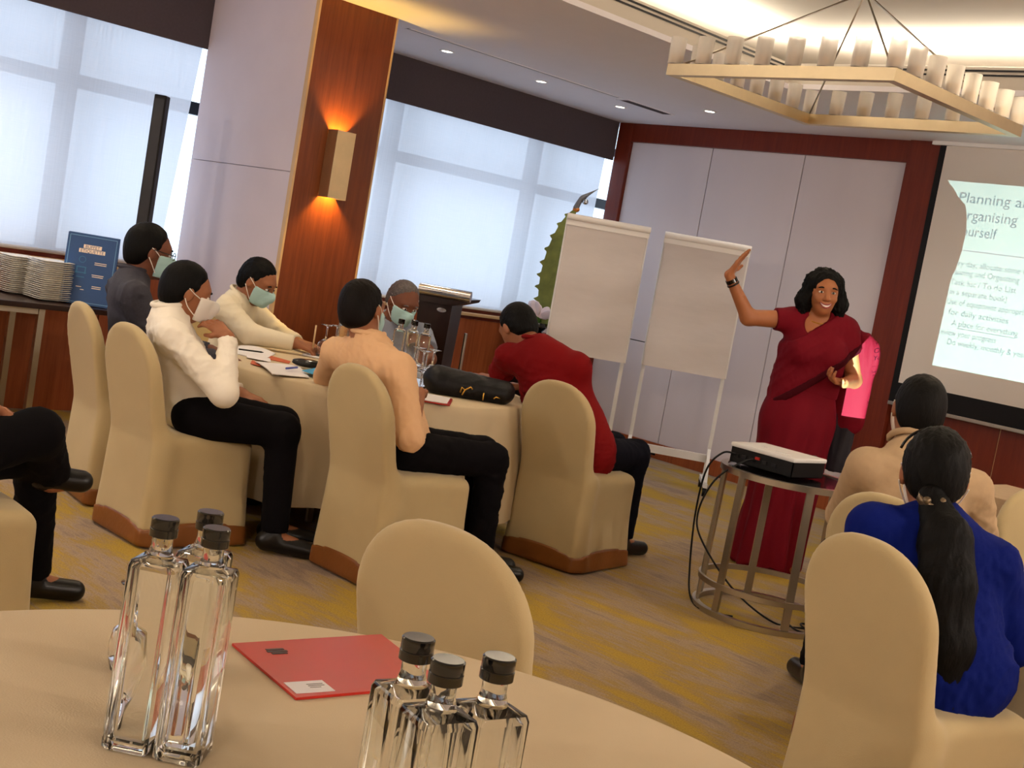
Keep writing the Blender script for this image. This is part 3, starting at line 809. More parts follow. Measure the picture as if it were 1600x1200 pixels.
# --- round tables and cloths -----------------------------------------------
def round_table(x, y, R, H, label, clabel, seed, drop):
    t = thing('round_table', label, 'table', (x, y, 0), 0, 'round banquet tables')
    MB().cyl((0, 0, H - 0.03), (0, 0, H - 0.006), R - 0.012, None, 64).build('tabletop', 'wood_low', t)
    for a in range(4):
        an = a * PI / 2 + 0.4
        MB().cyl((0.45 * R * math.cos(an), 0.45 * R * math.sin(an), 0), (0.45 * R * math.cos(an), 0.45 * R * math.sin(an), H - 0.03), 0.018, None, 12).build('leg', 'steel', t)
    rs = np.random.RandomState(seed)
    n = 220; b = bmesh.new(); rows = []
    prof = [(R * 0.0, H), (R * 0.5, H), (R * 0.9, H), (R - 0.02, H), (R - 0.006, H - 0.002), (R + 0.003, H - 0.010)] + [(R + 0.004, H - 0.01 - (H - 0.01 - drop) * i / 14) for i in range(1, 15)]
    fold = 9; ph = rs.rand(6) * 6
    for r, z in prof:
        if r == 0: rows.append([b.verts.new((0, 0, z))]); continue
        row = []
        for i in range(n):
            a = 2 * PI * i / n; s = max(0, (H - 0.02 - z) / (H - drop))
            w = math.sin(a * fold + 1.1 * math.sin(2 * a + ph[0]) + ph[1]) + 0.45 * math.sin(a * (fold * 2 + 1) + ph[2]) + 0.3 * math.sin(5 * a + ph[3])
            rr = r + s ** 0.8 * (0.055 * w + 0.035)
            row.append(b.verts.new((rr * math.cos(a), rr * math.sin(a), z + (0.012 * s * math.sin(4 * a + ph[4])))))
        rows.append(row)
    for A, B in zip(rows, rows[1:]):
        for i in range(n):
            j = (i + 1) % n
            if len(A) == 1: b.faces.new((A[0], B[i], B[j]))
            else: b.faces.new((A[i], B[i], B[j], A[j]))
    me = bpy.data.meshes.new('tablecloth'); b.to_mesh(me); b.free(); me.materials.append(M['cloth'])
    me.polygons.foreach_set('use_smooth', [True] * len(me.polygons))
    c = link('tablecloth', me, None, (x, y, 0)); tag(c, clabel, 'tablecloth', 'round cream tablecloths')
T2 = (-4.92, 3.93); T2H = 0.70
round_table(*T2, 0.79, T2H, 'round banquet table the seated group shares, hidden under cream cloth', 'cream cloth draped over the round table of the seated group', 3, 0.15)
NT = (-1.05, 0.79); NTH = 0.72
round_table(*NT, 0.80, NTH, 'round table nearest the camera, hidden under cream cloth', 'cream cloth on the nearest table, with red folder and bottles', 8, 0.15)
RT = (-0.87, 4.24); RTH = 0.70
round_table(*RT, 0.79, RTH, 'round table at the right edge, hidden under cream cloth', 'cream cloth on the table cut off at the right edge', 12, 0.15)
# long draped table in front of the screen wall
t = thing('long_table', 'long rectangular table draped in beige cloth below the screen at right', 'table', (-1.65, 5.68, 0))
MB().box((0, 0, 0.71), (1.86, 0.58, 0.025)).build('tabletop', 'wood_low', t)
for sx in (-0.86, 0.86):
    for sy in (-0.24, 0.24): MB().box((sx, sy, 0.35), (0.03, 0.03, 0.70)).build('leg', 'steel', t)
b = bmesh.new(); rows = []
per = []
for i in range(60): per.append((-0.94 + 1.88 * i / 60, -0.30))
for i in range(20): per.append((0.94, -0.30 + 0.60 * i / 20))
for i in range(60): per.append((0.94 - 1.88 * i / 60, 0.30))
for i in range(20): per.append((-0.94, 0.30 - 0.60 * i / 20))
for k in range(9):
    z = 0.73 - (0.72) * max(0, k - 1) / 7; row = []
    for i, (x, y) in enumerate(per):
        s = 0 if k < 1 else 0.012 * (k - 1) / 7 * math.sin(i * 0.8)
        sc = 0.995 if k == 0 else 1.0
        row.append(b.verts.new((x * (sc + s), y * (sc + s * 2), 0.732 if k == 0 else min(z, 0.729))))
    rows.append(row)
for A, B in zip(rows, rows[1:]):
    for i in range(len(A)):
        j = (i + 1) % len(A); b.faces.new((A[i], B[i], B[j], A[j]))
b.faces.new(rows[0])
bmesh.ops.recalc_face_normals(b, faces=b.faces)
me = bpy.data.meshes.new('tablecloth'); b.to_mesh(me); b.free(); me.materials.append(M['shirt_beige'])
tag(link('tablecloth', me, None, (-1.65, 5.68, 0)), 'beige cloth hanging to the floor over the long table at right', 'tablecloth')

# --- square water bottles ---------------------------------------------------
def rsq(w, r, z, n=5):
    out = []
    for cx, cy, a0 in ((1, 1, 0), (-1, 1, 90), (-1, -1, 180), (1, -1, 270)):
        for i in range(n):
            a = rad(a0 + 90 * i / (n - 1)); out.append((cx * (w - r) + r * math.cos(a), cy * (w - r) + r * math.sin(a), z))
    return out
def circ(r, z, n=20): return [(r * math.cos(rad(45) + 2 * PI * (i - 2) / n), r * math.sin(rad(45) + 2 * PI * (i - 2) / n), z) for i in range(n)]
def loft(b, rings, cap0=True, cap1=True, flip=False):
    R = [[b.verts.new(p) for p in r] for r in rings]
    for A, B in zip(R, R[1:]):
        for i in range(len(A)):
            j = (i + 1) % len(A); f = (A[i], A[j], B[j], B[i]); b.faces.new(f[::-1] if flip else f)
    if cap0: b.faces.new(R[0] if flip else R[0][::-1])
    if cap1: b.faces.new(R[-1][::-1] if flip else R[-1])
def bottle_meshes(W=0.029, H=0.285, big=True):
    body = H - 0.055; rn = 0.0125
    def lerp(a, b, t): return [tuple(a[i][k] * (1 - t) + b[i][k] * t for k in range(3)) for i in range(len(a))]
    top = rsq(W, 0.005, body); neck0 = circ(rn, body + 0.018)
    b = bmesh.new()
    outer = [rsq(W - 0.003, 0.004, 0.0), rsq(W, 0.005, 0.004), rsq(W, 0.005, body - 0.002), rsq(W - 0.002, 0.005, body + 0.003), lerp(rsq(W * 0.80, 0.008, body + 0.0045), circ(0.019, body + 0.005), 0.5), circ(rn + 0.0035, body + 0.0075), circ(rn, body + 0.02), circ(rn, H - 0.022), circ(rn + 0.002, H - 0.021), circ(rn + 0.002, H - 0.018), circ(rn, H - 0.016), circ(rn, H - 0.004)]
    inner = [rsq(W - 0.008, 0.006, 0.012), rsq(W - 0.0045, 0.006, 0.016), rsq(W - 0.0045, 0.006, body - 0.006), lerp(rsq(W * 0.6, 0.008, body + 0.002), circ(0.015, body + 0.002), 0.5), circ(rn - 0.002, body + 0.01), circ(rn - 0.003, body + 0.016), circ(rn - 0.003, H - 0.004)]
    loft(b, outer, True, True)
    g = bpy.data.meshes.new('glass_body'); b.to_mesh(g); b.free(); g.materials.append(M['bottle_glass'])
    b = bmesh.new(); e = 0.0006
    loft(b, [rsq(W - 0.008 - e, 0.006, 0.0125), rsq(W - 0.0045 - e, 0.006, 0.0165), rsq(W - 0.0045 - e, 0.006, body - 0.0065), lerp(rsq(W * 0.6 - e, 0.008, body + 0.001), circ(0.015 - e, body + 0.001), 0.5), circ(rn - 0.0026, body + 0.009)], True, True)
    wm = bpy.data.meshes.new('water'); b.to_mesh(wm); b.free(); wm.materials.append(M['water'])
    for m_ in (g, wm):
        m_.polygons.foreach_set('use_smooth', [True] * len(m_.polygons))
        try: m_.set_sharp_from_angle(angle=rad(38))
        except Exception: pass
    c = MB(); c.lathe([(0, H), (0.0150, H), (0.0165, H - 0.0015), (0.0165, H - 0.012), (0.0160, H - 0.0128), (0.0168, H - 0.0135), (0.0168, H - 0.0225), (0.0150, H - 0.0235), (0.0128, H - 0.0235)], 28)
    return g, wm, c
bg_, bw_, cap_ = bottle_meshes()
bottle0 = None
def bottle(x, y, z, rz, label, group):
    global bottle0
    if bottle0 is None:
        o = thing('water_bottle', label, 'bottle', (x, y, z), rz, group)
        link('glass_body', bg_, o); link('water', bw_, o); cap_.build('cap', 'black_gloss', o, smooth=True, angle=40)
        bottle0 = o; return o
    return copy_thing(bottle0, (x, y, z), rz, label, group)
z = NTH + 0.0005
G1 = 'bottles left of the red folder'; G2 = 'bottles at the bottom centre'
bottle(-1.328, 0.792, z, rad(40), 'square glass water bottle with black cap, left one of the left trio', G1)
bottle(-1.279, 0.833, z, rad(42), 'square glass water bottle with black cap, front right of the left trio', G1)
bottle(-1.352, 0.868, z, rad(38), 'square glass water bottle with black cap, mostly hidden at back of left trio', G1)
bottle(-0.887, 0.822, z, rad(-10), 'square glass water bottle with black cap, left one of the front trio', G2)
bottle(-0.828, 0.809, z, rad(-11), 'square glass water bottle with black cap, nearest of the front trio', G2)
bottle(-0.820, 0.868, z, rad(-9), 'square glass water bottle with black cap, right one of the front trio', G2)
z = T2H + 0.0005; G3 = 'bottles on the group table'
for (r, f, lb) in ((-0.905, 6.60, 'square water bottle left of the peach shirt man, outermost'), (-0.845, 6.64, 'square water bottle left of the peach shirt man, behind his head'),
                   (-0.600, 6.42, 'square water bottle right of the peach shirt man, left of four'), (-0.535, 6.46, 'square water bottle right of the peach shirt man, second of four'),
                   (-0.470, 6.42, 'square water bottle right of the peach shirt man, right of four'), (-0.545, 6.535, 'square water bottle behind the other three at centre of group table')):
    p = V(r, f, 0); bottle(p[0], p[1], z, rad(45 + 6 * (r * 10 % 1)), lb, G3)

# --- upturned stemmed glasses ----------------------------------------------
def goblet_mesh():
    prof = [(0.033, 0.0), (0.040, 0.03), (0.042, 0.055), (0.036, 0.082), (0.016, 0.100), (0.005, 0.108), (0.0042, 0.125), (0.0042, 0.160), (0.006, 0.170), (0.034, 0.1765), (0.035, 0.178), (0.0, 0.180)]
    inn = [(0.0, 0.098), (0.014, 0.096), (0.034, 0.080), (0.0402, 0.055), (0.0382, 0.03), (0.0315, 0.0), (0.033, 0.0)]
    m = MB(); m.lathe(inn + prof[1:], 28); return m
gob0 = None
def goblet(x, y, z, label, group, sc=1.0):
    global gob0
    if gob0 is None:
        gob0 = goblet_mesh().build('wine_glass', 'goblet_glass', None, (x, y, z), smooth=True); o = gob0; o.scale = (0.70,) * 3
        tag(o, label, 'glass', group)
    else:
        o = gob0.copy(); COL.objects.link(o); o.location = (x, y, z); o.scale = (sc,) * 3; o['label'] = label; o['group'] = group
    return o
z = NTH + 0.0005
goblet(-1.562, 0.905, z, 'upturned wine glass half hidden at left behind the left bottle trio', 'glasses behind the left bottles')
goblet(-1.535, 1.005, z, 'upturned wine glass seen only through the left bottle trio', 'glasses behind the left bottles', 0.70)
z = T2H + 0.0005
for r, f, lb in ((-0.99, 6.60, 'upturned wine glass beside the writing man\'s hand'), (-0.95, 6.68, 'upturned wine glass behind the one by the writing man\'s hand'),
                 (-0.475, 6.20, 'upturned wine glass close behind the peach shirt man\'s shoulder'), (-0.435, 6.06, 'upturned wine glass between the peach shirt man and black bag'), (-0.40, 6.22, 'upturned wine glass behind the one by the black bag')):
    p = V(r, f, 0); goblet(p[0], p[1], z, lb, 'glasses on the group table')

# --- papers and small things -----------------------------------------------
def sheet(name, corners, z, th, m, label, cat, group=None, bend=None):
    c = np.mean([np.array(p) for p in corners], axis=0)
    n = 8; b = bmesh.new(); A = []; B = []
    P = [np.array(p) for p in corners]
    for i in range(n + 1):
        ra, rb = [], []
        for j in range(n + 1):
            u, v_ = i / n, j / n
            p = (P[0] * (1 - u) + P[1] * u) * (1 - v_) + (P[3] * (1 - u) + P[2] * u) * v_ - c
            dz = bend(u, v_) if bend else 0
            ra.append(b.verts.new((p[0], p[1], dz + th))); rb.append(b.verts.new((p[0], p[1], dz)))
        A.append(ra); B.append(rb)
    for i in range(n):
        for j in range(n):
            b.faces.new((A[i][j], A[i + 1][j], A[i + 1][j + 1], A[i][j + 1])); b.faces.new((B[i][j], B[i][j + 1], B[i + 1][j + 1], B[i + 1][j]))
    for i in range(n):
        for X_, Y_ in ((A, B),):
            b.faces.new((A[i][0], B[i][0], B[i + 1][0], A[i + 1][0])); b.faces.new((A[i][n], A[i + 1][n], B[i + 1][n], B[i][n]))
            b.faces.new((A[0][i], A[0][i + 1], B[0][i + 1], B[0][i])); b.faces.new((A[n][i], B[n][i], B[n][i + 1], A[n][i + 1]))
    bmesh.ops.recalc_face_normals(b, faces=b.faces)
    me = bpy.data.meshes.new(name); b.to_mesh(me); b.free(); me.materials.append(M[m])
    o = link(name, me, None, (c[0], c[1], z))
    if label: tag(o, label, cat, group)
    return o
# red folder on the near table
z = NTH + 0.001
fo = sheet('folder', [(-1.606, 1.104), (-1.385, 1.072), (-1.358, 1.330), (-1.580, 1.378)], z, 0.004, 'folder_red', 'red glossy folder with a white sticker lying on the near table', 'folder')
u = np.array([0.221, -0.032, 0]); u /= np.linalg.norm(u); w = np.array([-u[1], u[0], 0])
R_ = Matrix(((u[0], w[0], 0), (u[1], w[1], 0), (0, 0, 1)))
p = MB(); p.box((0, 0, 0), (0.042, 0.062, 0.0008), R_.to_3x3()); st = p.build('sticker', 'paper', fo, tuple(u * 0.084 + w * (-0.096) + np.array([0, 0, 0.0046])))
p = MB(); e = R_.to_3x3()
for k in range(3): p.box(tuple(u * (-0.008 + 0.006 * k) + w * (0.012 - 0.004 * (k == 2))), (0.0016, 0.026 - 0.008 * (k == 2), 0.0006), e)
p.build('sticker_print', 'label_grey', st, (0, 0, 0.0005))
p = MB()
for k, (ln) in enumerate((0.030, 0.034, 0.026)): p.box(tuple(u * (0.0085 * (k - 1))), (0.006, ln, 0.0006), e)
p.build('printed_mark', 'leather', fo, tuple(u * (-0.062) + w * (-0.078) + np.array([0, 0, 0.0044])))
# on the group table
z = T2H + 0.001
sheet('notebook', [(-5.60, 3.62), (-5.39, 3.69), (-5.11, 3.44), (-5.30, 3.36)], z, 0.004, 'paper', 'white notepad under the writing man\'s sleeve', 'notepad', None, lambda u, v_: 0.012 * math.sin(u * PI) * (1 - v_))
sheet('paper', [(-5.28, 3.45), (-5.15, 3.50), (-5.02, 3.42), (-5.12, 3.35)], z + 0.006, 0.001, 'paper', 'small white paper sheet between the notepad and stacked handouts', 'paper')
sheet('flyer', [(-5.29, 3.60), (-5.15, 3.62), (-5.06, 3.55), (-5.16, 3.49)], z, 0.002, 'orange_paper', 'orange printed flyer peeking out behind the handouts', 'flyer')
sheet('flyer', [(-5.05, 3.335), (-4.98, 3.33), (-4.86, 3.26), (-4.93, 3.25)], z + 0.004, 0.001, 'orange_paper', 'reddish printed sheet at the table edge left of handouts', 'flyer')
hand = lambda u, v_: 0.004 + 0.010 * math.sin(v_ * 2.4) * u
hp = sheet('handout', [(-4.97, 3.30), (-4.98, 3.55), (-4.62, 3.36), (-4.60, 3.15)], z, 0.003, 'paper', 'stack of white handouts hanging at the front edge of group table', 'paper', None, lambda u, v_: 0.003 + 0.012 * (1 - u) * (0.5 + 0.5 * math.sin(3 * v_)))
sheet('leaflet', [(-4.86, 3.56), (-4.74, 3.55), (-4.60, 3.40), (-4.74, 3.40)], z + 0.016, 0.002, 'blue_print', 'bright blue corner of a leaflet on the handouts', 'leaflet')
o = MB().cyl((-0.055, 0, 0), (0.055, 0, 0), 0.005, None, 10).cyl((0.055, 0, 0), (0.068, 0, 0), 0.005, 0.001, 10).build('pen', 'pen_blue', None, (-4.75, 3.35, z + 0.024), (0, 0, 2.1), True)
tag(o, 'blue pen lying on the white handouts', 'pen')
o = MB().cyl((-0.06, 0, 0), (0.05, 0, 0), 0.004, None, 10).cyl((0.05, 0, 0), (0.062, 0, 0), 0.004, 0.001, 10).build('pen', 'leather', None, (-5.26, 3.46, z + 0.022), (0, 0, 1.2), True)
tag(o, 'dark pen resting on the notepad by the lifted mask man', 'pen')
o = thing('glasses_case', 'dark oblong spectacle case on the handouts', 'case', (-4.93, 3.57, z + 0.005), 0.9)
MB().ball((0, 0, 0.018), 0.08, (1, 0.36, 0.22), 24).build('lower_shell', 'leather', o, smooth=True)
MB().ball((0, 0, 0.026), 0.079, (1, 0.355, 0.20), 24).build('lid', 'black_gloss', o, smooth=True)
o = MB().box((0, 0, 0.006), (0.10, 0.09, 0.010), None, 0.004).box((0.02, 0.01, 0.017), (0.06, 0.05, 0.012), Matrix.Rotation(0.4, 3, 'Z'), 0.004).build('napkin', 'paper', None, (-5.40, 3.94, z), (0, 0, 0.4))
tag(o, 'crumpled white paper napkin below the upturned glass by the pen hand', 'napkin')
sheet('notebook', [(-4.22, 3.60), (-4.10, 3.745), (-4.28, 3.92), (-4.42, 3.80)], z, 0.005, 'folder_red', 'red covered notebook under the peach shirt man\'s forearm', 'notebook')
sheet('paper', [(-4.21, 3.61), (-4.115, 3.74), (-4.28, 3.905), (-4.40, 3.795)], z + 0.006, 0.003, 'paper', 'open white page on the red notebook', 'paper')
sheet('paper', [(-4.80, 4.30), (-4.62, 4.52), (-4.86, 4.70), (-5.02, 4.50)], z, 0.002, 'paper', 'white sheet behind the black handbag', 'paper')
# handbag
B = SDF(); c0 = V(-0.20, 5.98, 0.775); ax = (np.array([0.62, 0.78, 0]), np.array([-0.78, 0.62, 0]), np.array([0, 0, 1.0]))
def bagp(a, b_, c): return c0 + ax[0] * a + ax[1] * b_ + ax[2] * c
B.cone(bagp(-0.15, 0, -0.01), bagp(0.17, 0, -0.02), 0.068, 0.055, 0.03); B.cone(bagp(-0.14, -0.04, -0.025), bagp(0.16, -0.04, -0.03), 0.045, 0.04, 0.03); B.cone(bagp(-0.14, 0.05, -0.025), bagp(0.16, 0.05, -0.03), 0.045, 0.04, 0.03)
B.cut((0, 0, T2H + 0.003), (0, 0, -1))
v, q = B.mesh(0.008); v = folds(v, q, 0.003, 5, 30)
v[:, 2] = np.maximum(v[:, 2], T2H + 0.002)
o = thing('handbag', 'soft black handbag with metal clasp lying on the group table', 'bag', (c0[0], c0[1], T2H))
link('bag_body', to_mesh('bag_body', v - np.array([c0[0], c0[1], T2H]), q, 'bag'), o)
def bl(a, b_, c): return tuple(bagp(a, b_, c) - np.array([c0[0], c0[1], T2H]))
MB().tube([bl(-0.04, -0.082, -0.045), bl(-0.035, -0.085, -0.02), bl(-0.02, -0.088, -0.03), bl(0.005, -0.085, -0.012), bl(0.015, -0.084, -0.022)], 0.0035).tube([bl(-0.02, -0.088, -0.03), bl(-0.03, -0.086, -0.055)], 0.003).build('clasp', 'gold', o, smooth=True)
MB().tube([bl(0.07, -0.083, -0.03), bl(0.07, -0.083, -0.065)], 0.003).tube([bl(0.12, -0.08, -0.05), bl(0.13, -0.079, -0.04), bl(0.16, -0.07, -0.045)], 0.003).build('zip_pull', 'gold', o, smooth=True)
# pen on the right table
o = MB().cyl((-0.06, 0, 0.005), (0.06, 0, 0.005), 0.005, None, 10).cyl((0.06, 0, 0.005), (0.074, 0, 0.005), 0.005, 0.001, 10).build('pen', 'pen_blue', None, (-1.53, 3.87, RTH + 0.001), (0, 0, 0.5), True)
tag(o, 'blue pen on the tablecloth at the right edge', 'pen')

# --- buffet table with plates and sign --------------------------------------
BZ = 0.70
t = thing('buffet_table', 'narrow metal framed side table against the window wall holding plates', 'table', (-6.98, 2.30, 0))
MB().box((0, 0.10, BZ - 0.016), (0.56, 2.35, 0.03), None, 0.004).build('tabletop', 'wood_dark', t)
for sx in (-0.20, 0.17):
    for sy in (-0.95, 0.80): MB().box((sx, sy, (BZ - 0.03) / 2), (0.035, 0.035, BZ - 0.032)).build('leg', 'steel', t)
for sy in (-0.95, 0.80): MB().box((-0.015, sy, BZ - 0.07), (0.335, 0.025, 0.035)).build('cross_bar', 'steel', t)
for sx in (-0.20, 0.17): MB().box((sx, -0.075, BZ - 0.055), (0.025, 1.71, 0.03)).build('side_rail', 'steel', t)
pm = None
ORD = ('first second third fourth fifth sixth seventh eighth ninth tenth eleventh twelfth thirteenth fourteenth fifteenth sixteenth seventeenth eighteenth nineteenth twentieth').split()
for (x, y, rz, nn, w) in ((-7.16, 3.09, 0.1, 19, 'rear left'), (-6.94, 3.18, 0.06, 20, 'front right')):
    for k in range(nn):
        lab = 'white square plate, %s from the top of the %s stack' % (ORD[nn - 1 - k], w)
        if k == nn - 1: lab = 'topmost white square plate of the %s stack' % w
        dx, dy = random.uniform(-.003, .003), random.uniform(-.003, .003)
        if pm is None:
            q = MB(); b = q.bm
            loft(b, [rsq(0.055, 0.012, 0.0), rsq(0.058, 0.012, 0.002), rsq(0.095, 0.014, 0.010), rsq(0.098, 0.014, 0.0115), rsq(0.095, 0.014, 0.0125), rsq(0.060, 0.012, 0.0045)], True, True)
            o = q.build('plate', 'plate', None, (x + dx, y + dy, BZ + 0.0005 + k * 0.0112), (0, 0, rz), True, 40); pm = o
            tag(o, lab, 'plate', 'plates in the %s stack' % w)
        else:
            o = pm.copy(); COL.objects.link(o); o.location = (x + dx, y + dy, BZ + 0.0005 + k * 0.0112); o.rotation_euler = (0, 0, rz + random.uniform(-.02, .02))
            o['label'] = lab; o['group'] = 'plates in the %s stack' % w
# sign: A-frame
o = thing('buffet_sign', 'blue standing sign headed buffet etiquette beside the plates', 'sign', (-6.86, 3.37, BZ + 0.001), rad(60))
H_, W_ = 0.40, 0.28; tl = rad(-8)
RX = (PI / 2 + tl, 0, 0)
brd = MB().box((0, 0, 0), (W_, H_, 0.006)).build('board', 'sign_blue', o, (0, 0, H_ / 2 * math.cos(tl) + 0.002), RX)
MB().box((0, 0, 0), (W_, H_, 0.005)).build('rear_board', 'sign_blue', o, (0, 0.108, H_ / 2 * math.cos(tl) + 0.002), (PI / 2 - tl, 0, 0))
def on_board(name, q, m): return q.build(name, m, brd, (0, 0, 0.0035))
q = MB(); e = 0.013
q.box((0, H_ / 2 - e, 0), (W_ - 2 * e, 0.003, 0.001)).box((0, -H_ / 2 + e, 0), (W_ - 2 * e, 0.003, 0.001)).box((-W_ / 2 + e, 0, 0), (0.003, H_ - 2 * e, 0.001)).box((W_ / 2 - e, 0, 0), (0.003, H_ - 2 * e, 0.001))
on_board('border_line', q, 'sign_line')
on_board('title_box', MB().box((0, 0.130, 0), (0.098, 0.021, 0.001)).box((0, 0.105, 0), (0.142, 0.022, 0.001)), 'sign_title')
text_obj('title_text', 'BUFFET', 0.024, 'sign_blue', brd, (0, 0.1215, 0.0045), (0, 0, 0), 0, 'CENTER')
text_obj('title_text', 'ETIQUETTE', 0.025, 'sign_blue', brd, (0, 0.096, 0.0045), (0, 0, 0), 0, 'CENTER')
q = MB()
for (x, y, w) in ((0.055, 0.045, 0.065), (0.055, 0.035, 0.065), (0.048, -0.025, 0.065), (0.048, -0.035, 0.060), (0.05, -0.09, 0.05), (0.05, -0.10, 0.05), (-0.045, -0.10, 0.03), (-0.025, -0.115, 0.02)): q.box((x, y, 0), (w, 0.004, 0.001))
on_board('caption_lines', q, 'sign_title')
q = MB()
q.lathe([(0.016, 0), (0.019, 0.0), (0.019, 0.001), (0.016, 0.001), (0.016, 0)], 24, (-0.045, 0.055, 0)).box((-0.045, 0.012, 0), (0.05, 0.006, 0.001)).box((-0.045, -0.02, 0), (0.06, 0.006, 0.001)).box((-0.068, -0.005, 0), (0.006, 0.04, 0.001)).box((-0.022, -0.005, 0), (0.006, 0.04, 0.001)).box((-0.045, -0.045, 0), (0.045, 0.005, 0.001))
on_board('pictogram', q, 'sign_figure')
# slim column loudspeaker
o = thing('column_speaker', 'tall slim black column loudspeaker in front of the left blind', 'speaker', (-6.86, 3.66, 0), rad(45))
MB().box((0, 0, 1.40), (0.072, 0.08, 1.10), None, 0.008).build('cabinet', 'black', o)
MB().box((0, -0.042, 1.40), (0.056, 0.004, 1.05)).build('grille', 'dark_metal', o)
MB().cyl((0, 0, 0.03), (0, 0, 0.85), 0.017).build('pole', 'black', o, smooth=True, angle=40)
MB().box((0, 0, 0.015), (0.26, 0.26, 0.03), None, 0.008).build('base_plate', 'black', o)
# lectern
LZ = 1.13
o = thing('lectern', 'dark wooden lectern with chrome tubed top behind the grey haired man', 'lectern', tuple(V(-0.46, 8.02, 0)), rad(45 - 8))
q = MB()
q.bm.verts.ensure_lookup_table()
def taper(w0, d0, w1, d1, z0, z1): return [[(-w0, -d0, z0), (w0, -d0, z0), (w0, d0, z0), (-w0, d0, z0)], [(-w1, -d1, z1), (w1, -d1, z1), (w1, d1, z1), (-w1, d1, z1)]]
loft(q.bm, taper(0.085, 0.14, 0.105, 0.17, 0.03, LZ - 0.10)); q.build('body', 'wood_dark', o, (-0.065, 0, 0))
MB().box((-0.065, 0, 0.015), (0.26, 0.38, 0.03), None, 0.004).build('base', 'wood_dark', o)
q = MB(); q.prism([(-0.17, LZ - 0.10), (0.04, LZ - 0.10), (0.135, LZ - 0.065), (0.145, LZ - 0.045), (-0.17, LZ - 0.045)], -0.20, 0.20); q.build('desk', 'wood_dark', o)
MB().cyl((-0.17, -0.215, LZ - 0.025), (0.155, -0.215, LZ - 0.025), 0.034, None, 24).build('front_tube', 'chrome', o, smooth=True, angle=40)
MB().lathe([(0, 0), (0.03, 0), (0.03, 0.006), (0, 0.007)], 24).build('badge', 'chrome', o, (-0.02, -0.172, LZ - 0.135), (PI / 2, 0, 0), True, 40).scale = (1, 0.45, 1)
o = thing('floor_stand', 'thin pale metal stand pole beside the lectern', 'stand', tuple(V(-0.345, 8.15, 0)))
MB().cyl((0, 0, 0.02), (0, 0, 0.86), 0.011).build('pole', 'steel', o, smooth=True, angle=40)
MB().lathe([(0, 0.02), (0.10, 0.012), (0.11, 0), (0, 0)], 24).build('base_plate', 'steel', o, smooth=True)

# --- flipchart easels --------------------------------------------------------
def easel(r, f, ang, label, wide=0.62):
    p = V(r, f, 0)
    o = thing('flipchart_easel', label, 'flipchart', (p[0], p[1], 0), ang, 'flipchart easels')
    w = wide / 2
    MB().box((0, 0.012, 1.27), (wide, 0.014, 0.92), None, 0.004).build('board', 'white_paint', o)
    # paper pad with slightly curling lower edge
    b = bmesh.new(); rows = []
    for i in range(25):
        z = 1.715 - 0.905 * i / 24; row = []
        for j in range(13):
            x = -w + 0.012 + (wide - 0.024) * j / 12
            row.append(b.verts.new((x, -0.006 - 0.004 * math.sin(i * 0.7 + j * 0.15) - 0.018 * max(0, i - 18) / 6 * (1 - j / 14), z)))
        rows.append(row)
    for i in range(24):
        for j in range(12): b.faces.new((rows[i][j], rows[i][j + 1], rows[i + 1][j + 1], rows[i + 1][j]))
    bmesh.ops.recalc_face_normals(b, faces=b.faces)
    me = bpy.data.meshes.new('paper_pad'); b.to_mesh(me); b.free(); me.materials.append(M['flip_paper']); me.polygons.foreach_set('use_smooth', [True] * len(me.polygons))
    link('paper_pad', me, o)
    q = MB(); q.cyl((-w, -0.02, 1.725), (w, -0.02, 1.725), 0.022, None, 16); q.box((0, -0.014, 1.695), (wide, 0.006, 0.05)); q.build('paper_roll', 'paper_fold', o, smooth=True, angle=40)
    for s in (-1, 1):
        lg = MB().bar((s * (w - 0.02), 0.035, 0.10), (s * (w - 0.02), 0.035, 1.70), 0.026, 0.02, (0, 1, 0)).build('leg', 'frame_white', o)
        ft = MB().bar((s * (w - 0.02), -0.19, 0.075), (s * (w - 0.02), 0.25, 0.075), 0.028, 0.03).bar((s * (w - 0.02), -0.16, 0.09), (s * (w - 0.02), 0.03, 0.30), 0.022, 0.02).build('foot', 'frame_white', o)
        for y in (-0.17, 0.23):
            q = MB(); q.cyl((s * (w - 0.02) - 0.012, y, 0.028), (s * (w - 0.02) + 0.012, y, 0.028), 0.028, None, 18).box((s * (w - 0.02), y, 0.052), (0.03, 0.03, 0.02)); q.build('caster', 'black', ft, smooth=True, angle=40)
    MB().box((0, 0.035, 0.235), (wide - 0.04, 0.02, 0.055)).build('cross_bar', 'frame_white', o)
    MB().box((0, -0.03, 0.83), (wide, 0.05, 0.012)).box((0, -0.052, 0.84), (wide, 0.006, 0.03)).build('pen_tray', 'frame_white', o) if False else None
    return o
easel(1.163, 8.92, rad(45 - 4), 'white flipchart easel on casters, right one behind the waving woman\'s arm', 0.60)
easel(0.455, 8.72, rad(45 + 2), 'white flipchart easel left of the other, before the window corner', 0.57)

# --- carved fern-like ornament with flowers behind the left easel -----------
pb = np.array([-7.07, 7.20, 0.0])
o = thing('pedestal', 'slim black pedestal under the flower arrangement, behind the easel', 'pedestal', tuple(pb))
MB().box((0, 0, 0.42), (0.26, 0.26, 0.80), None, 0.006).build('shaft', 'black', o)
MB().box((0, 0, 0.83), (0.30, 0.30, 0.03), None, 0.004).build('top_slab', 'black_gloss', o)
MB().box((0, 0, 0.02), (0.32, 0.32, 0.04), None, 0.004).build('foot_slab', 'black', o)
o = thing('flower_arrangement', 'tall serrated green frond ornament with pale flowers in a dark bowl', 'ornament', (pb[0], pb[1], 0.846), rad(45))
MB().lathe([(0, 0), (0.07, 0), (0.10, 0.04), (0.105, 0.075), (0.095, 0.075), (0.09, 0.045), (0, 0.03)], 28).build('bowl', 'black_gloss', o, smooth=True)
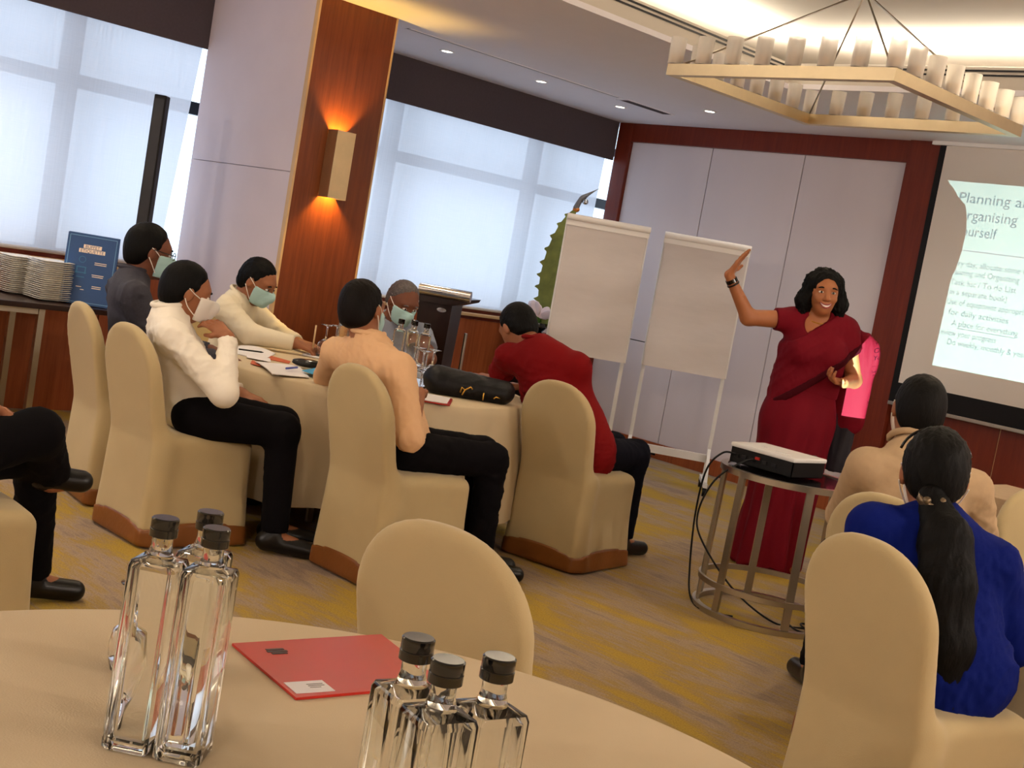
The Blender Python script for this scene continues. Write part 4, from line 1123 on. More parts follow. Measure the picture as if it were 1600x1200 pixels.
# spine in local x (across), z
sp = catmull([(0.13, 0, 0.05), (0.085, 0, 0.20), (0.055, 0, 0.36), (0.045, 0, 0.52), (0.06, 0, 0.70), (0.10, 0, 0.87), (0.155, 0, 0.985)], 14)
outl, outr = [], []
n = len(sp)
for i, p in enumerate(sp):
    t = i / (n - 1); wdt = 0.075 * (1 - t) ** 0.7 * (0.6 + 0.4 * min(1, t * 5)) + 0.016
    tooth = max(0, math.sin(t * 2 * PI * 10)) ** 2.2 * 0.042 * (1 - 0.45 * t)
    outl.append((p[0] - wdt - tooth, p[2])); outr.append((p[0] + wdt, p[2]))
q = MB()
for i in range(n - 1):
    th0 = 0.014
    q.prism([outl[i], outr[i], outr[i + 1], outl[i + 1]], -th0, th0)
bmesh.ops.remove_doubles(q.bm, verts=q.bm.verts, dist=0.0004)
q.build('frond', 'fern', o)
MB().ball((0.165, 0, 0.995), 0.028, (1, 0.9, 0.8)).build('orange_collar', 'orange_wrap', o, smooth=True)
q = MB(); q.tube(catmull([(0.16, 0, 1.0), (0.185, 0, 1.07), (0.23, 0, 1.12), (0.32, 0, 1.19)], 6), [0.024, 0.024, 0.023, 0.022, 0.021, 0.02, 0.02, 0.022, 0.023, 0.022, 0.02, 0.017, 0.014, 0.011, 0.008, 0.005, 0.003, 0.002, 0.001][:19], 10); q.build('curled_tip', 'grey_tip', o, smooth=True)
MB().ball((0.225, -0.01, 1.065), 0.024).build('metal_ball', 'chrome', o, smooth=True)
rs = random.Random(3)
for k in range(6):
    a = 2.6 + k * 0.5; c = Vector((0.035 + 0.03 * math.cos(a), -0.085, 0.15 + 0.03 * math.sin(a)))
    q = MB(); q.ball((0, 0, 0.050), 0.058, (0.6, 0.12, 1), 12)
    q.build('petal', 'petal', o, tuple(c), (rs.uniform(-.5, .5), -0.9 + 0.36 * k, rs.uniform(-.6, .6)), True)
for k in range(6):
    q = MB(); q.ball((0, 0, 0.06), 0.07, (0.3, 0.06, 1), 10)
    q.build('leaf', 'green_leaf', o, (-0.02 + 0.012 * k, -0.05 + 0.01 * k, 0.06), (0.5 - 0.1 * k, -1.1 + 0.4 * k, 0.2 * k), True)

# --- projector on its round side table --------------------------------------
PT = (-3.085, 4.92); PH = 0.65
o = thing('side_table', 'round metal framed side table carrying the projector', 'table', (PT[0], PT[1], 0))
R0 = 0.315
MB().lathe([(0, PH - 0.004), (R0 - 0.03, PH - 0.004), (R0 - 0.03, PH - 0.016), (0, PH - 0.016)], 48).build('glass_top', 'black_gloss', o)
MB().ring((0, 0, PH - 0.012), R0 - 0.015, 0.03, 0.026).build('top_rim', 'steel', o, smooth=True, angle=40)
MB().ring((0, 0, 0.012), R0, 0.03, 0.024).build('base_ring', 'steel', o, smooth=True, angle=40)
MB().ring((0, 0, 0.135), R0, 0.014, 0.024).build('lower_ring', 'steel', o, smooth=True, angle=40)
for a in (178, 204, 240, 300, 0, 60, 120):
    a = rad(a + 20); cx, cy = math.cos(a), math.sin(a)
    MB().bar(((R0 - 0.005) * cx, (R0 - 0.005) * cy, 0.02), ((R0 - 0.016) * cx, (R0 - 0.016) * cy, PH - 0.02), 0.012, 0.034, (-cy, cx, 0)).build('leg', 'steel', o)
LENS = np.array([-3.06, 4.98, 0.697])
PX0, PX1, PY0, PY1, PZ0, PZ1 = -3.325, -2.995, 4.775, 5.026, PH + 0.006, PH + 0.078
pc = np.array([(PX0 + PX1) / 2, (PY0 + PY1) / 2, PH])
o = thing('projector', 'white topped projector with black sides on the round side table', 'projector', tuple(pc))
x0, x1, y0, y1, z0, z1 = PX0 - pc[0], PX1 - pc[0], PY0 - pc[1], PY1 - pc[1], PZ0 - PH, PZ1 - PH
MB().box2((x0 - 0.006, y0 - 0.006, z1 - 0.004), (x1 + 0.006, y1 + 0.006, z1 + 0.016), 0.007).build('lid', 'white_paint', o)
MB().box2((x0, y0, z0), (x1, y1 - 0.002, z0 + 0.004)).box2((x0, y0, z0), (x0 + 0.004, y1 - 0.002, z1)).box2((x1 - 0.004, y0, z0), (x1, y1 - 0.002, z1)).box2((x0, y0, z0), (x1, y0 + 0.004, z1)).build('housing', 'black', o)
# screen image geometry: the lens throws a slide of known size onto the screen
ys = BACK - 0.077; kk = (PY1 - LENS[1]) / (ys - LENS[1])
SXL, SXR, SZB, SZT = -4.58, -2.70, 1.145, 2.475
def sl(x, z): return ((LENS[0] + (x - LENS[0]) * kk) - pc[0], (LENS[2] + (z - LENS[2]) * kk) - PH)
(a0, c0), (a1, c1) = sl(SXL, SZB), sl(SXR, SZT)
yy = y1
MB().box2((x0, yy - 0.002, z0), (a0, yy + 0.002, z1)).box2((a1, yy - 0.002, z0), (x1, yy + 0.002, z1)).box2((a0, yy - 0.002, z0), (a1, yy + 0.002, c0)).box2((a0, yy - 0.002, c1), (a1, yy + 0.002, z1)).build('front_panel', 'black', o)
MB().quad((a0, yy, c0), (a1, yy, c0), (a1, yy, c1), (a0, yy, c1)).build('slide_film', 'slide_clear', o)
def slide_text(s, x, z, size, m, width):
    me = text_mesh(s, size * kk); me.materials.clear(); me.materials.append(M[m])
    X_, Z_ = sl(x, z); w_ = max(v.co.x for v in me.vertices)
    link('slide_text', me, o, (X_, yy + 0.0006, Z_), (PI / 2, 0, 0)).scale = (width * kk / w_, 1, 1)
for s_, x, z, wd in (('Planning and', -4.222, 2.285, 0.555), ('Organising', -4.222, 2.172, 0.440), ('Yourself', -4.205, 2.064, 0.303)): slide_text(s_, x, z, 0.098, 'slide_blue', wd)
for s_, x, z, m in (('Every day, allocate some time', -4.200, 1.860, 'slide_blue'), ('Planning and Organizing', -4.175, 1.800, 'slide_blue'), ('Task list / To do List', -4.158, 1.732, 'slide_grey'), ('(in a separate book)', -4.165, 1.666, 'slide_grey'),
      ('Use of equipment appropriately', -4.155, 1.599, 'slide_blue'), ('for daily activities', -4.125, 1.530, 'slide_blue'), ('A place for everything', -4.086, 1.459, 'slide_blue'), ('Review your progress', -4.180, 1.391, 'slide_blue'), ('Do weekly, monthly & yearly plans', -4.092, 1.330, 'slide_blue')):
    slide_text(s_, x, z, 0.056, m, len(s_) * 0.0212)
(u0, w0), (u1, w1) = sl(-4.045, 1.443), sl(-3.636, 1.447)
MB().quad((u0, yy + 0.0006, w0), (u1, yy + 0.0006, w0), (u1, yy + 0.0006, w1), (u0, yy + 0.0006, w1)).build('slide_underline', 'slide_blue', o)
(u0, w0), (u1, w1) = sl(-4.20, 1.963), sl(-2.85, 1.970)
MB().quad((u0, yy + 0.0006, w0), (u1, yy + 0.0006, w0), (u1, yy + 0.0006, w1), (u0, yy + 0.0006, w1)).build('slide_rule', 'slide_rule', o)
MB().lathe([(0.031, 0.002), (0.036, 0.002), (0.037, 0.014), (0.034, 0.016), (0.031, 0.002)], 28).build('lens_ring', 'dark_metal', o, (LENS[0] - pc[0], yy, LENS[2] - PH + 0.012), (-PI / 2, 0, 0), True)
for x in (-0.13, -0.09, -0.05, 0.02, 0.07): MB().box((0, 0, 0), (0.026, 0.006, 0.018), None, 0.002).build('port', 'dark_metal', o, (x, y0 - 0.003, 0.038))
MB().box((-0.018, y0 - 0.004, 0.05), (0.022, 0.008, 0.012)).build('red_plug', 'folder_red', o)
MB().box((0.06, y0 + 0.06, z1 + 0.017), (0.07, 0.02, 0.002)).box((-0.06, y0 + 0.10, z1 + 0.017), (0.03, 0.012, 0.002)).build('button_strip', 'frame_white', o)
for sx in (x0 + 0.03, x1 - 0.03):
    for sy in (y0 + 0.03, y1 - 0.03): MB().cyl((sx, sy, 0.0), (sx, sy, 0.008), 0.01, None, 12).build('foot', 'black', o)
pl = bpy.data.lights.new('projector_lamp', 'SPOT'); pl.energy = 600; pl.color = (0.72, 1.0, 1.0); pl.shadow_soft_size = 0.0; pl.spot_size = rad(75); pl.spot_blend = 0.0
po = bpy.data.objects.new('projector_lamp', pl); COL.objects.link(po); po.location = tuple(LENS); po.rotation_euler = (Vector((LENS[0] - 0.15, LENS[1] + 1, LENS[2] + 0.36)) - Vector(tuple(LENS))).to_track_quat('-Z', 'Y').to_euler()
# cables
def cable(label, pts, r=0.0045):
    pts = catmull([np.array(p) for p in pts], 8); c = pts[0]
    o = MB().tube([tuple(p - c) for p in pts], r, 8).build('cable', 'black', None, tuple(c), smooth=True); tag(o, label, 'cable', 'black projector cables')
cable('black power cable dropping from the projector to floor left of table legs', [(-3.29, 4.76, 0.695), (-3.33, 4.72, 0.69), (-3.385, 4.70, 0.60), (-3.40, 4.70, 0.40), (-3.39, 4.72, 0.15), (-3.34, 4.70, 0.02), (-3.20, 4.62, 0.006), (-3.10, 4.70, 0.006)])
cable('black signal cable looping over the table rim and down the legs', [(-3.18, 4.765, 0.69), (-3.20, 4.70, 0.68), (-3.26, 4.60, 0.58), (-3.30, 4.58, 0.42), (-3.26, 4.60, 0.30), (-3.12, 4.70, 0.12), (-2.98, 4.84, 0.008), (-2.86, 4.95, 0.006), (-2.70, 5.0, 0.006)])
cable('black cable coiled loosely on the carpet under the side table', [(-2.96, 4.92, 0.006), (-2.85, 4.86, 0.006), (-2.72, 4.93, 0.012), (-2.80, 5.02, 0.006), (-2.92, 4.98, 0.012), (-2.84, 4.90, 0.014), (-2.66, 4.94, 0.006), (-2.56, 5.06, 0.006)])
# ------------------------------------------------------------ PEOPLE
def nrm(a): a = np.array(a, float); return a / (np.linalg.norm(a) + 1e-12)
def D3(r, f, z): return np.array([(r - f) * S2, (r + f) * S2, z])   # direction along the diagonals

def hand_prims(S, wr, df, pn, right, curl=0.4, s=1.0, spread=0.08):
    df = nrm(df); pn = np.array(pn, float); pn = nrm(pn - df * (pn @ df))
    th = np.cross(df, pn) * (1 if right else -1)      # thumb side
    L = 0.088 * s; k = 0.007
    offs = (0.030, 0.010, -0.010, -0.028); lens = ((0.040, 0.024, 0.019), (0.045, 0.028, 0.020), (0.041, 0.026, 0.019), (0.032, 0.020, 0.017))
    heel = wr + df * 0.016 * s
    for o, ln in zip(offs, lens):
        kn = wr + df * (L - 0.006 * abs(o) / 0.03) + th * o * s
        S.cone(heel + th * o * 0.55 * s, kn, 0.0145 * s, 0.0115 * s, 0.012)
        d = nrm(df + th * (o / 0.03) * spread); p = kn
        ang = 0.0
        for j, l in enumerate(ln):
            ang = curl * (0.75 if j == 0 else 1.0)
            d = nrm(d * math.cos(ang) + pn * math.sin(ang)) if j == 0 else nrm(d * math.cos(ang) + np.cross(np.cross(d, pn), d) * math.sin(ang))
            q = p + d * l * s
            S.cone(p, q, (0.0095 - 0.0009 * j) * s, (0.0088 - 0.0009 * j) * s, k); p = q
    t0 = wr + df * 0.028 * s + th * 0.022 * s
    d = nrm(df * 0.62 + th * 0.66 + pn * (0.25 + 0.4 * curl)); t1 = t0 + d * 0.040 * s
    S.cone(wr + df * 0.018 * s + th * 0.012 * s, t0, 0.014 * s, 0.0135 * s, 0.012); S.cone(t0, t1, 0.0125 * s, 0.0105 * s, 0.009)
    d2 = nrm(df * 0.85 + th * 0.25 + pn * (0.2 + 0.5 * curl)); S.cone(t1, t1 + d2 * 0.030 * s, 0.0105 * s, 0.0085 * s, 0.006)

def head_axes(fd, up):
    f = nrm(fd); u = np.array(up, float); u = nrm(u - f * (u @ f)); r = np.cross(f, u)
    return f, u, r
def head_prims(S, c, f, u, r, s, cheeks=False):
    ax = (r, f, u)
    P = lambda a, b, d: c + r * a * s + f * b * s + u * d * s
    S.ell(P(0, -0.012, 0.028), ax, np.array((0.076, 0.094, 0.086)) * s, 0.02)
    S.ell(P(0, 0.022, -0.022), ax, np.array((0.064, 0.073, 0.092)) * s, 0.03)
    S.ell(P(0, 0.052, -0.088), ax, np.array((0.030, 0.028, 0.024)) * s, 0.035)
    S.ell(P(0, 0.072, 0.028), ax, np.array((0.052, 0.018, 0.016)) * s, 0.02)           # brow
    for sg in (1, -1):
        S.ell(P(sg * 0.031, 0.096, 0.004), ax, np.array((0.016, 0.012, 0.010)) * s, 0.012, True)   # sockets
        if cheeks: S.ell(P(sg * 0.038, 0.070, -0.030), ax, np.array((0.020, 0.012, 0.016)) * s, 0.02)         # cheeks
        S.ell(P(sg * 0.076, -0.004, -0.008), ax, np.array((0.011, 0.020, 0.031)) * s, 0.006)       # ears
    S.cone(P(0, 0.086, 0.010), P(0, 0.106, -0.030), 0.009 * s, 0.0125 * s, 0.010)
    for sg in (1, -1): S.ell(P(sg * 0.011, 0.098, -0.033), ax, np.array((0.009, 0.009, 0.008)) * s, 0.006)
    S.ell(P(0, 0.089, -0.056), ax, np.array((0.022, 0.010, 0.012)) * s, 0.008)         # mouth mound

def taper_edge(v, cuts, c, w, amt):
    """thin the hair out towards the hairline"""
    for p, n in cuts:
        d = -((v - p) @ n); t = np.clip(1 - d / w, 0, 1) ** 1.5
        v = c + (v - c) * (1 - amt * t)[:, None]
    return v
def face_extras(root, base, c, f, u, r, s, mouth=False, brow_m='hair'):
    R_ = Matrix(((r[0], f[0], u[0]), (r[1], f[1], u[1]), (r[2], f[2], u[2])))
    eu = R_.to_euler()
    loc = lambda a, b, d: tuple(c + r * a * s + f * b * s + u * d * s - base)
    for sg in (1, -1):
        e = MB().ball((0, 0, 0), 0.0125 * s, (1.10, 1, 0.52), 14).build('eye', 'eye_white', root, loc(sg * 0.031, 0.0795, 0.003), eu, True)
        MB().ball((0, 0.0085 * s, 0), 0.0068 * s, (1, 0.75, 0.9), 12).build('iris', 'iris', e, smooth=True)
        MB().tube(catmull([(-0.020 * s, -0.006 * s, -0.003), (0, 0.0, 0.004 * s), (0.020 * s, -0.006 * s, -0.001)], 5), [0.0015, 0.0025, 0.0034, 0.004, 0.0042, 0.0044, 0.0042, 0.004, 0.0034, 0.0025, 0.0015], 6).build('eyebrow', brow_m, root, loc(sg * 0.031, 0.0915, 0.024), eu, True)
    if mouth:
        up_ = [(-0.034, -0.020, 0.012), (-0.017, -0.003, 0.002), (0, 0.002, -0.001), (0.017, -0.003, 0.002), (0.034, -0.020, 0.012)]
        lo_ = [(-0.034, -0.020, 0.012), (-0.019, -0.004, -0.011), (0, 0.001, -0.018), (0.019, -0.004, -0.011), (0.034, -0.020, 0.012)]
        t = MB(); n = 12
        A = catmull(up_, 3); B_ = catmull(lo_, 3)
        vA = [t.bm.verts.new(tuple(np.array(p) * s + np.array((0, -0.0005, 0)))) for p in A]; vB = [t.bm.verts.new(tuple(np.array(p) * s + np.array((0, -0.0005, 0)))) for p in B_]
        for i in range(1, len(A) - 2): t.bm.faces.new((vA[i], vA[i + 1], vB[i + 1], vB[i]))
        t.build('teeth', 'teeth', root, loc(0, 0.0985, -0.058), eu, True)
        rr = [0.001 + 0.0028 * math.sin(PI * i / (len(A) - 1)) for i in range(len(A))]
        MB().tube([tuple(np.array(p) * s) for p in A], rr, 8).tube([tuple(np.array(p) * s) for p in B_], [x * 1.25 for x in rr], 8).build('lips', 'lips', root, loc(0, 0.0985, -0.058), eu, True)

def build_regions(S, hc, fine):
    """coarse body, finer head and hands, one mesh"""
    v, q = S.mesh(hc); allv = []; allq = []; off = 0
    keep = np.ones(len(q), bool)
    for c, rad_, h in fine:
        ins = (np.abs(v - c) < rad_ - 0.6 * hc).all(1); keep &= ~ins[q].all(1)
    q = q[keep]; allv.append(v); allq.append(q); off = len(v)
    for c, rad_, h in fine:
        v2, q2 = S.mesh(h, c - rad_, c + rad_)
        if len(v2): allv.append(v2); allq.append(q2 + off); off += len(v2)
    V_, Q_ = np.concatenate(allv), np.concatenate(allq)
    used = np.zeros(len(V_), bool); used[Q_.ravel()] = True
    mp = np.cumsum(used) - 1
    return V_[used], mp[Q_]

def person(label, J, skin='skin', hs=1.0, hair='short', hair_m='hair', mask=None, loops=True, shirt='shirt_white', sleeve='long', trousers='trouser', eyes=False, mouth=False,
           hands=True, glasses=False, legs=True, shoulder_r=0.056, wide=1.0, group=None, collar=True, hair_cut=None, shoe=True, arm_r=1.0, fold=0.006, seed=1, extra_body=None, thin=1.0, untucked=False):
    pel, nk, hd = J['pel'], J['nk'], J['hd']; fd = J['fd']; upv = J.get('ud', hd - nk + np.array([0, 0, 0.25]))
    f, u, r = head_axes(fd, upv)
    shL, shR = J['shL'], J['shR']; lat = nrm(shR - shL); spine = nrm(nk - pel); fr = nrm(np.cross(spine, lat))
    base = np.array([pel[0], pel[1], 0.0])
    w = np.linalg.norm(shR - shL)
    S = SDF(); T = SDF(); L = SDF()
    # torso
    mid = (shL + shR) / 2; chest = pel * 0.38 + mid * 0.62; belly = pel * 0.75 + mid * 0.25
    tr = w * 0.345 * wide
    def torso(X, g, k):
        X.cone(pel + fr * 0.0, belly + fr * 0.012, tr * 1.02 + g, tr * 0.98 + g, k, fr, 0.78)
        X.cone(belly + fr * 0.012, chest + fr * 0.012, tr * 0.98 + g, tr * 1.04 + g, k, fr, 0.74)
        X.cone(chest + fr * 0.008, mid - spine * 0.05, tr * 1.04 + g, tr * 0.9 + g, k, fr, 0.66)
        X.cone(shL * 0.93 + shR * 0.07 - spine * 0.012, shR * 0.93 + shL * 0.07 - spine * 0.012, shoulder_r + g, None, k, fr, 0.95)
        X.cone(nk - spine * 0.015, shL * 0.75 + shR * 0.25 + spine * 0.01, 0.050 + g, 0.046 + g, k); X.cone(nk - spine * 0.015, shR * 0.75 + shL * 0.25 + spine * 0.01, 0.050 + g, 0.046 + g, k)
    torso(S, 0, 0.04); torso(T, 0.013, 0.05)
    if untucked: T.cone(J['hipL'] + np.array([0, 0, 0.02]), J['hipR'] + np.array([0, 0, 0.02]), 0.103, 0.103, 0.05)
    T.cone(pel - spine * 0.01, pel + spine * 0.09, tr * 1.06 + 0.022, tr * 1.02 + 0.018, 0.05, fr, 0.82)
    S.cone(nk - u * 0.03, hd - f * 0.02 * hs - u * 0.05 * hs, 0.054 * hs, 0.052 * hs, 0.03)
    head_prims(S, hd, f, u, r, hs)
    fine = [(hd + f * 0.01, 0.155 * hs, 0.0052)]
    for side, sh in (('L', shL), ('R', shR)):
        if 'el' + side not in J: continue
        el, wr = J['el' + side], J['wr' + side]
        S.cone(sh, el, 0.047 * arm_r, 0.038 * arm_r, 0.03); S.cone(el, wr, 0.038 * arm_r, 0.026 * arm_r, 0.02)
        hk = 'ha' + side
        if hands and hk in J:
            df, pn, curl = J[hk]
            hand_prims(S, wr, df, pn, side == 'R', curl, 0.95 * hs)
            fine.append((wr + nrm(df) * 0.085, 0.105, 0.0045))
        g = 0.013
        if sleeve == 'long':
            T.cone(sh, el, 0.049 * arm_r + g, 0.044 * arm_r + g, 0.035); e2 = wr - nrm(wr - el) * 0.012
            T.cone(el, e2, 0.043 * arm_r + g, 0.027 * arm_r + g, 0.02, fb=True)
        elif sleeve == 'elbow':
            T.cone(sh, el, 0.049 * arm_r + g, 0.044 * arm_r + g, 0.035); T.cone(el, el * 0.72 + wr * 0.28, 0.044 * arm_r + g, 0.042 * arm_r + g, 0.02, fb=True)
        else:
            e2 = sh + (el - sh) * (0.62 if sleeve == 'short' else 0.40)
            T.cone(sh, e2, 0.050 * arm_r + g, 0.050 * arm_r + g * 1.1, 0.035, fb=True)
    if legs:
        for side in 'LR':
            hp, kn, an, to = J['hip' + side], J['kn' + side], J['an' + side], J['to' + side]
            S.cone(hp, kn, 0.080 * thin, 0.056 * thin, 0.04); S.cone(kn, an, 0.053 * thin, 0.036 * thin, 0.03); S.cone(an - np.array([0, 0, 0.03]), to, 0.034, 0.026, 0.02)
            L.cone(hp, kn, 0.094 * thin, 0.071 * thin, 0.04); L.cone(kn, an, 0.069 * thin, 0.056 * thin, 0.03, fb=True)
        L.cone(pel, pel + spine * 0.05, tr * 0.99 + 0.004, tr * 0.96, 0.05, fr, 0.78)
    if extra_body: extra_body(S, T, L)
    # neckline
    T.cone(nk + fr * 0.028 + spine * 0.03, nk + fr * 0.06 + spine * 0.16, 0.050, 0.075, 0.006, sub=True)
    V_, Q_ = build_regions(S, 0.0105, fine)
    body = link('person', to_mesh('person_body', V_ - base, Q_, skin), None, tuple(base))
    tag(body, label, 'person', group)
    # shirt
    v, q = T.mesh(0.0085); v = folds(v, q, fold * 0.85, seed, 42)
    body_parts = {}
    so = link('shirt', to_mesh('shirt', v - base, q, shirt), body)
    if collar:
        pts = []
        for i in range(15):
            a = -2.5 + 5.0 * i / 14
            pts.append(nk + spine * (0.036 + 0.014 * math.cos(a)) + lat * 0.066 * math.sin(a) - fr * 0.064 * math.cos(a) + fr * 0.010 - base)
        MB().tube([tuple(p) for p in pts], [0.007] + [0.0115] * 13 + [0.007], 8).build('collar', shirt, so, smooth=True)
    if legs:
        v, q = L.mesh(0.0098); v = folds(v, q, fold * 0.7, seed + 5, 40)
        v[:, 2] = np.maximum(v[:, 2], 0.012)
        link('trousers', to_mesh('trousers', v - base, q, trousers), body)
        if shoe:
            for side in 'LR':
                an, to = J['an' + side], J['to' + side]; d = nrm(to - an + np.array([0, 0, an[2] - to[2]]) * (1 if an[2] < 0.2 else 0))
                K = SDF(); heel = an - d * 0.03; lowz = min(an[2], to[2])
                hz = np.array([0, 0, -0.045]) if an[2] < 0.2 else np.array([0, 0, -0.02])
                K.cone(heel + hz, to + (np.array([0, 0, 0.035 - to[2]]) if an[2] < 0.2 else 0), 0.040, 0.036, 0.02).cone(an + hz * 0.3, heel + hz, 0.040, 0.038, 0.02)
                if an[2] < 0.2: K.cut((0, 0, 0.003), (0, 0, -1))
                v, q = K.mesh(0.008); link('shoe', to_mesh('shoe', v - base, q, 'leather'), body)
    # hair
    H = SDF(); P = lambda a, b, d: hd + r * a * hs + f * b * hs + u * d * hs; ax = (r, f, u)
    if hair != 'none':
        H.ell(P(0, -0.018, 0.031), ax, np.array((0.083, 0.101, 0.096)) * hs, 0.0)
        H.ell(P(0, -0.045, -0.02), ax, np.array((0.076, 0.066, 0.085)) * hs, 0.03)
        if hair == 'short':
            H.cut(P(0, 0.066, 0.070), nrm(f * 0.80 - u * 0.60)); H.cut(P(0, 0, -0.095), -u)
            for sg in (1, -1): H.cone(P(sg * 0.070, 0.020, 0.03), P(sg * 0.070, 0.014, -0.012), 0.014 * hs, 0.010 * hs, 0.01)
        if hair == 'receding':
            H = SDF(); H.ell(P(0, -0.014, 0.028), ax, np.array((0.083, 0.100, 0.091)) * hs, 0.0); H.ell(P(0, -0.045, -0.02), ax, np.array((0.075, 0.064, 0.082)) * hs, 0.03)
            H.cut(P(0, 0.045, 0.070), nrm(f * 0.78 - u * 0.62)); H.cut(P(0, 0, -0.09), -u)
        if hair == 'pony':
            H.cut(P(0, 0.060, 0.055), nrm(f * 0.72 - u * 0.69)); H.cut(P(0, 0, -0.095), -u)
        if hair == 'long': J['hairfn'](H, P, ax)
        v, q = H.mesh(0.0055)
        v = folds(v, q, 0.0026, seed + 9, 110, (1, 1, 0.6))
        v = taper_edge(v, H.cuts, hd, 0.035, 0.095)
        ho = link('hair', to_mesh('hair', v - base, q, hair_m), body)
    if mask:
        K = SDF()
        def add(g):
            K.ell(P(0, 0.020, -0.024), ax, np.array((0.066 + g, 0.076 + g, 0.094 + g)) * hs, 0.02); K.ell(P(0, 0.055, -0.084), ax, np.array((0.034 + g, 0.032 + g, 0.026 + g)) * hs, 0.03)
            K.cone(P(0, 0.088, 0.002), P(0, 0.106, -0.030), (0.016 + g) * hs, (0.021 + g) * hs, 0.018)
            K.cone(P(0, 0.092, -0.05), P(0, 0.088, -0.075), (0.022 + g) * hs, (0.02 + g) * hs, 0.02)
        add(0.007)
        md = J.get('maskshift', 0.0)
        K.cut(P(0, 0, -0.004 + md), u); K.cut(P(0, 0.030, 0), -f); K.cut(P(0, 0, -0.105 + md), -u)
        v, q = K.mesh(0.0055)
        if md or 'maskout' in J: v = v + J.get('maskout', np.zeros(3))
        mo = link('face_mask', to_mesh('face_mask', v - base, q, mask), body)
        if loops:
            for sg in (1, -1):
                mu = J.get('maskout', np.zeros(3))
                MB().tube([tuple(p - base) for p in catmull([P(sg * 0.066, 0.040, -0.016) + mu, P(sg * 0.080, 0.014, 0.004), P(sg * 0.086, -0.012, 0.018)], 5)], 0.0022, 6).tube([tuple(p - base) for p in catmull([P(sg * 0.058, 0.034, -0.088) + mu, P(sg * 0.076, 0.008, -0.055), P(sg * 0.087, -0.016, -0.026)], 5)], 0.0022, 6).build('ear_loop', 'mask_white', mo, smooth=True)
    if eyes: face_extras(body, base, hd, f, u, r, hs, mouth, 'hair' if hair_m != 'hair_grey' else 'hair_grey')
    if glasses:
        g = MB()
        for sg in (1, -1):
            c = P(sg * 0.034, 0.104, 0.004) - base
            g.tube([tuple(c + (r * 0.024 * math.cos(a) + u * 0.017 * math.sin(a)) * hs) for a in np.linspace(0, 2 * PI, 18, endpoint=False)], 0.002, 6, True)
            g.tube([tuple(P(sg * 0.058, 0.102, 0.008) - base), tuple(P(sg * 0.080, 0.05, 0.010) - base), tuple(P(sg * 0.086, -0.005, 0.012) - base)], 0.002, 6)
        g.tube([tuple(P(0.010, 0.106, 0.006) - base), tuple(P(-0.010, 0.106, 0.006) - base)], 0.002, 6)
        g.build('spectacles', 'black_gloss', body, smooth=True)
    return body, base, (f, u, r), P

DN = np.array([0, 0, -1.0])
# man in white shirt lifting his mask with a cup
person('man in white shirt and black trousers pulling his white mask out with one hand', dict(
    pel=V(-1.28, 5.27, 0.535), nk=V(-1.445, 5.26, 0.915), hd=V(-1.392, 5.29, 1.012), fd=D3(0.86, 0.42, -0.20),
    shR=V(-1.375, 5.10, 0.84), shL=V(-1.50, 5.41, 0.85), elR=V(-1.125, 5.06, 0.655), wrR=V(-1.175, 5.205, 0.865), haR=(D3(-0.80, 0.42, 0.42), D3(-0.35, 0.60, -0.70), 0.38),
    elL=V(-1.32, 5.50, 0.62), wrL=V(-1.13, 5.42, 0.615), haL=(D3(0.95, 0.0, -0.2), DN, 0.35),
    hipR=V(-1.25, 5.16, 0.525), hipL=V(-1.32, 5.37, 0.525), knR=V(-0.895, 5.20, 0.525), knL=V(-0.93, 5.36, 0.525), anR=V(-0.865, 5.22, 0.10), anL=V(-0.90, 5.40, 0.10), toR=V(-0.68, 5.24, 0.035), toL=V(-0.72, 5.44, 0.035),
    maskout=D3(0.018, 0.008, 0.0)), 'skin', 1.0, mask='mask_white', shirt='shirt_white', sleeve='long', eyes=True, seed=2, wide=1.08, fold=0.007)
# man in dark shirt with glasses
person('man with glasses and pale blue mask in a dark shirt, far left', dict(
    pel=V(-1.68, 5.80, 0.535), nk=V(-1.80, 5.86, 1.0), hd=V(-1.748, 5.89, 1.125), fd=D3(0.86, 0.50, -0.12),
    shR=V(-1.72, 5.68, 0.925), shL=V(-1.89, 6.00, 0.925), elR=V(-1.56, 5.72, 0.66), wrR=V(-1.36, 5.86, 0.70), haR=(D3(0.9, 0.3, 0), DN, 0.4), elL=V(-1.68, 6.12, 0.68), wrL=V(-1.45, 6.10, 0.70), haL=(D3(0.9, 0.0, 0), DN, 0.4),
    hipR=V(-1.66, 5.70, 0.525), hipL=V(-1.72, 5.90, 0.525), knR=V(-1.30, 5.92, 0.525), knL=V(-1.36, 6.06, 0.525), anR=V(-1.28, 5.96, 0.10), anL=V(-1.34, 6.10, 0.10), toR=V(-1.12, 6.06, 0.035), toL=V(-1.18, 6.18, 0.035)),
    'skin_dark', 1.02, mask='mask_blue', shirt='shirt_dark', sleeve='long', eyes=True, glasses=True, seed=3, wide=1.05)
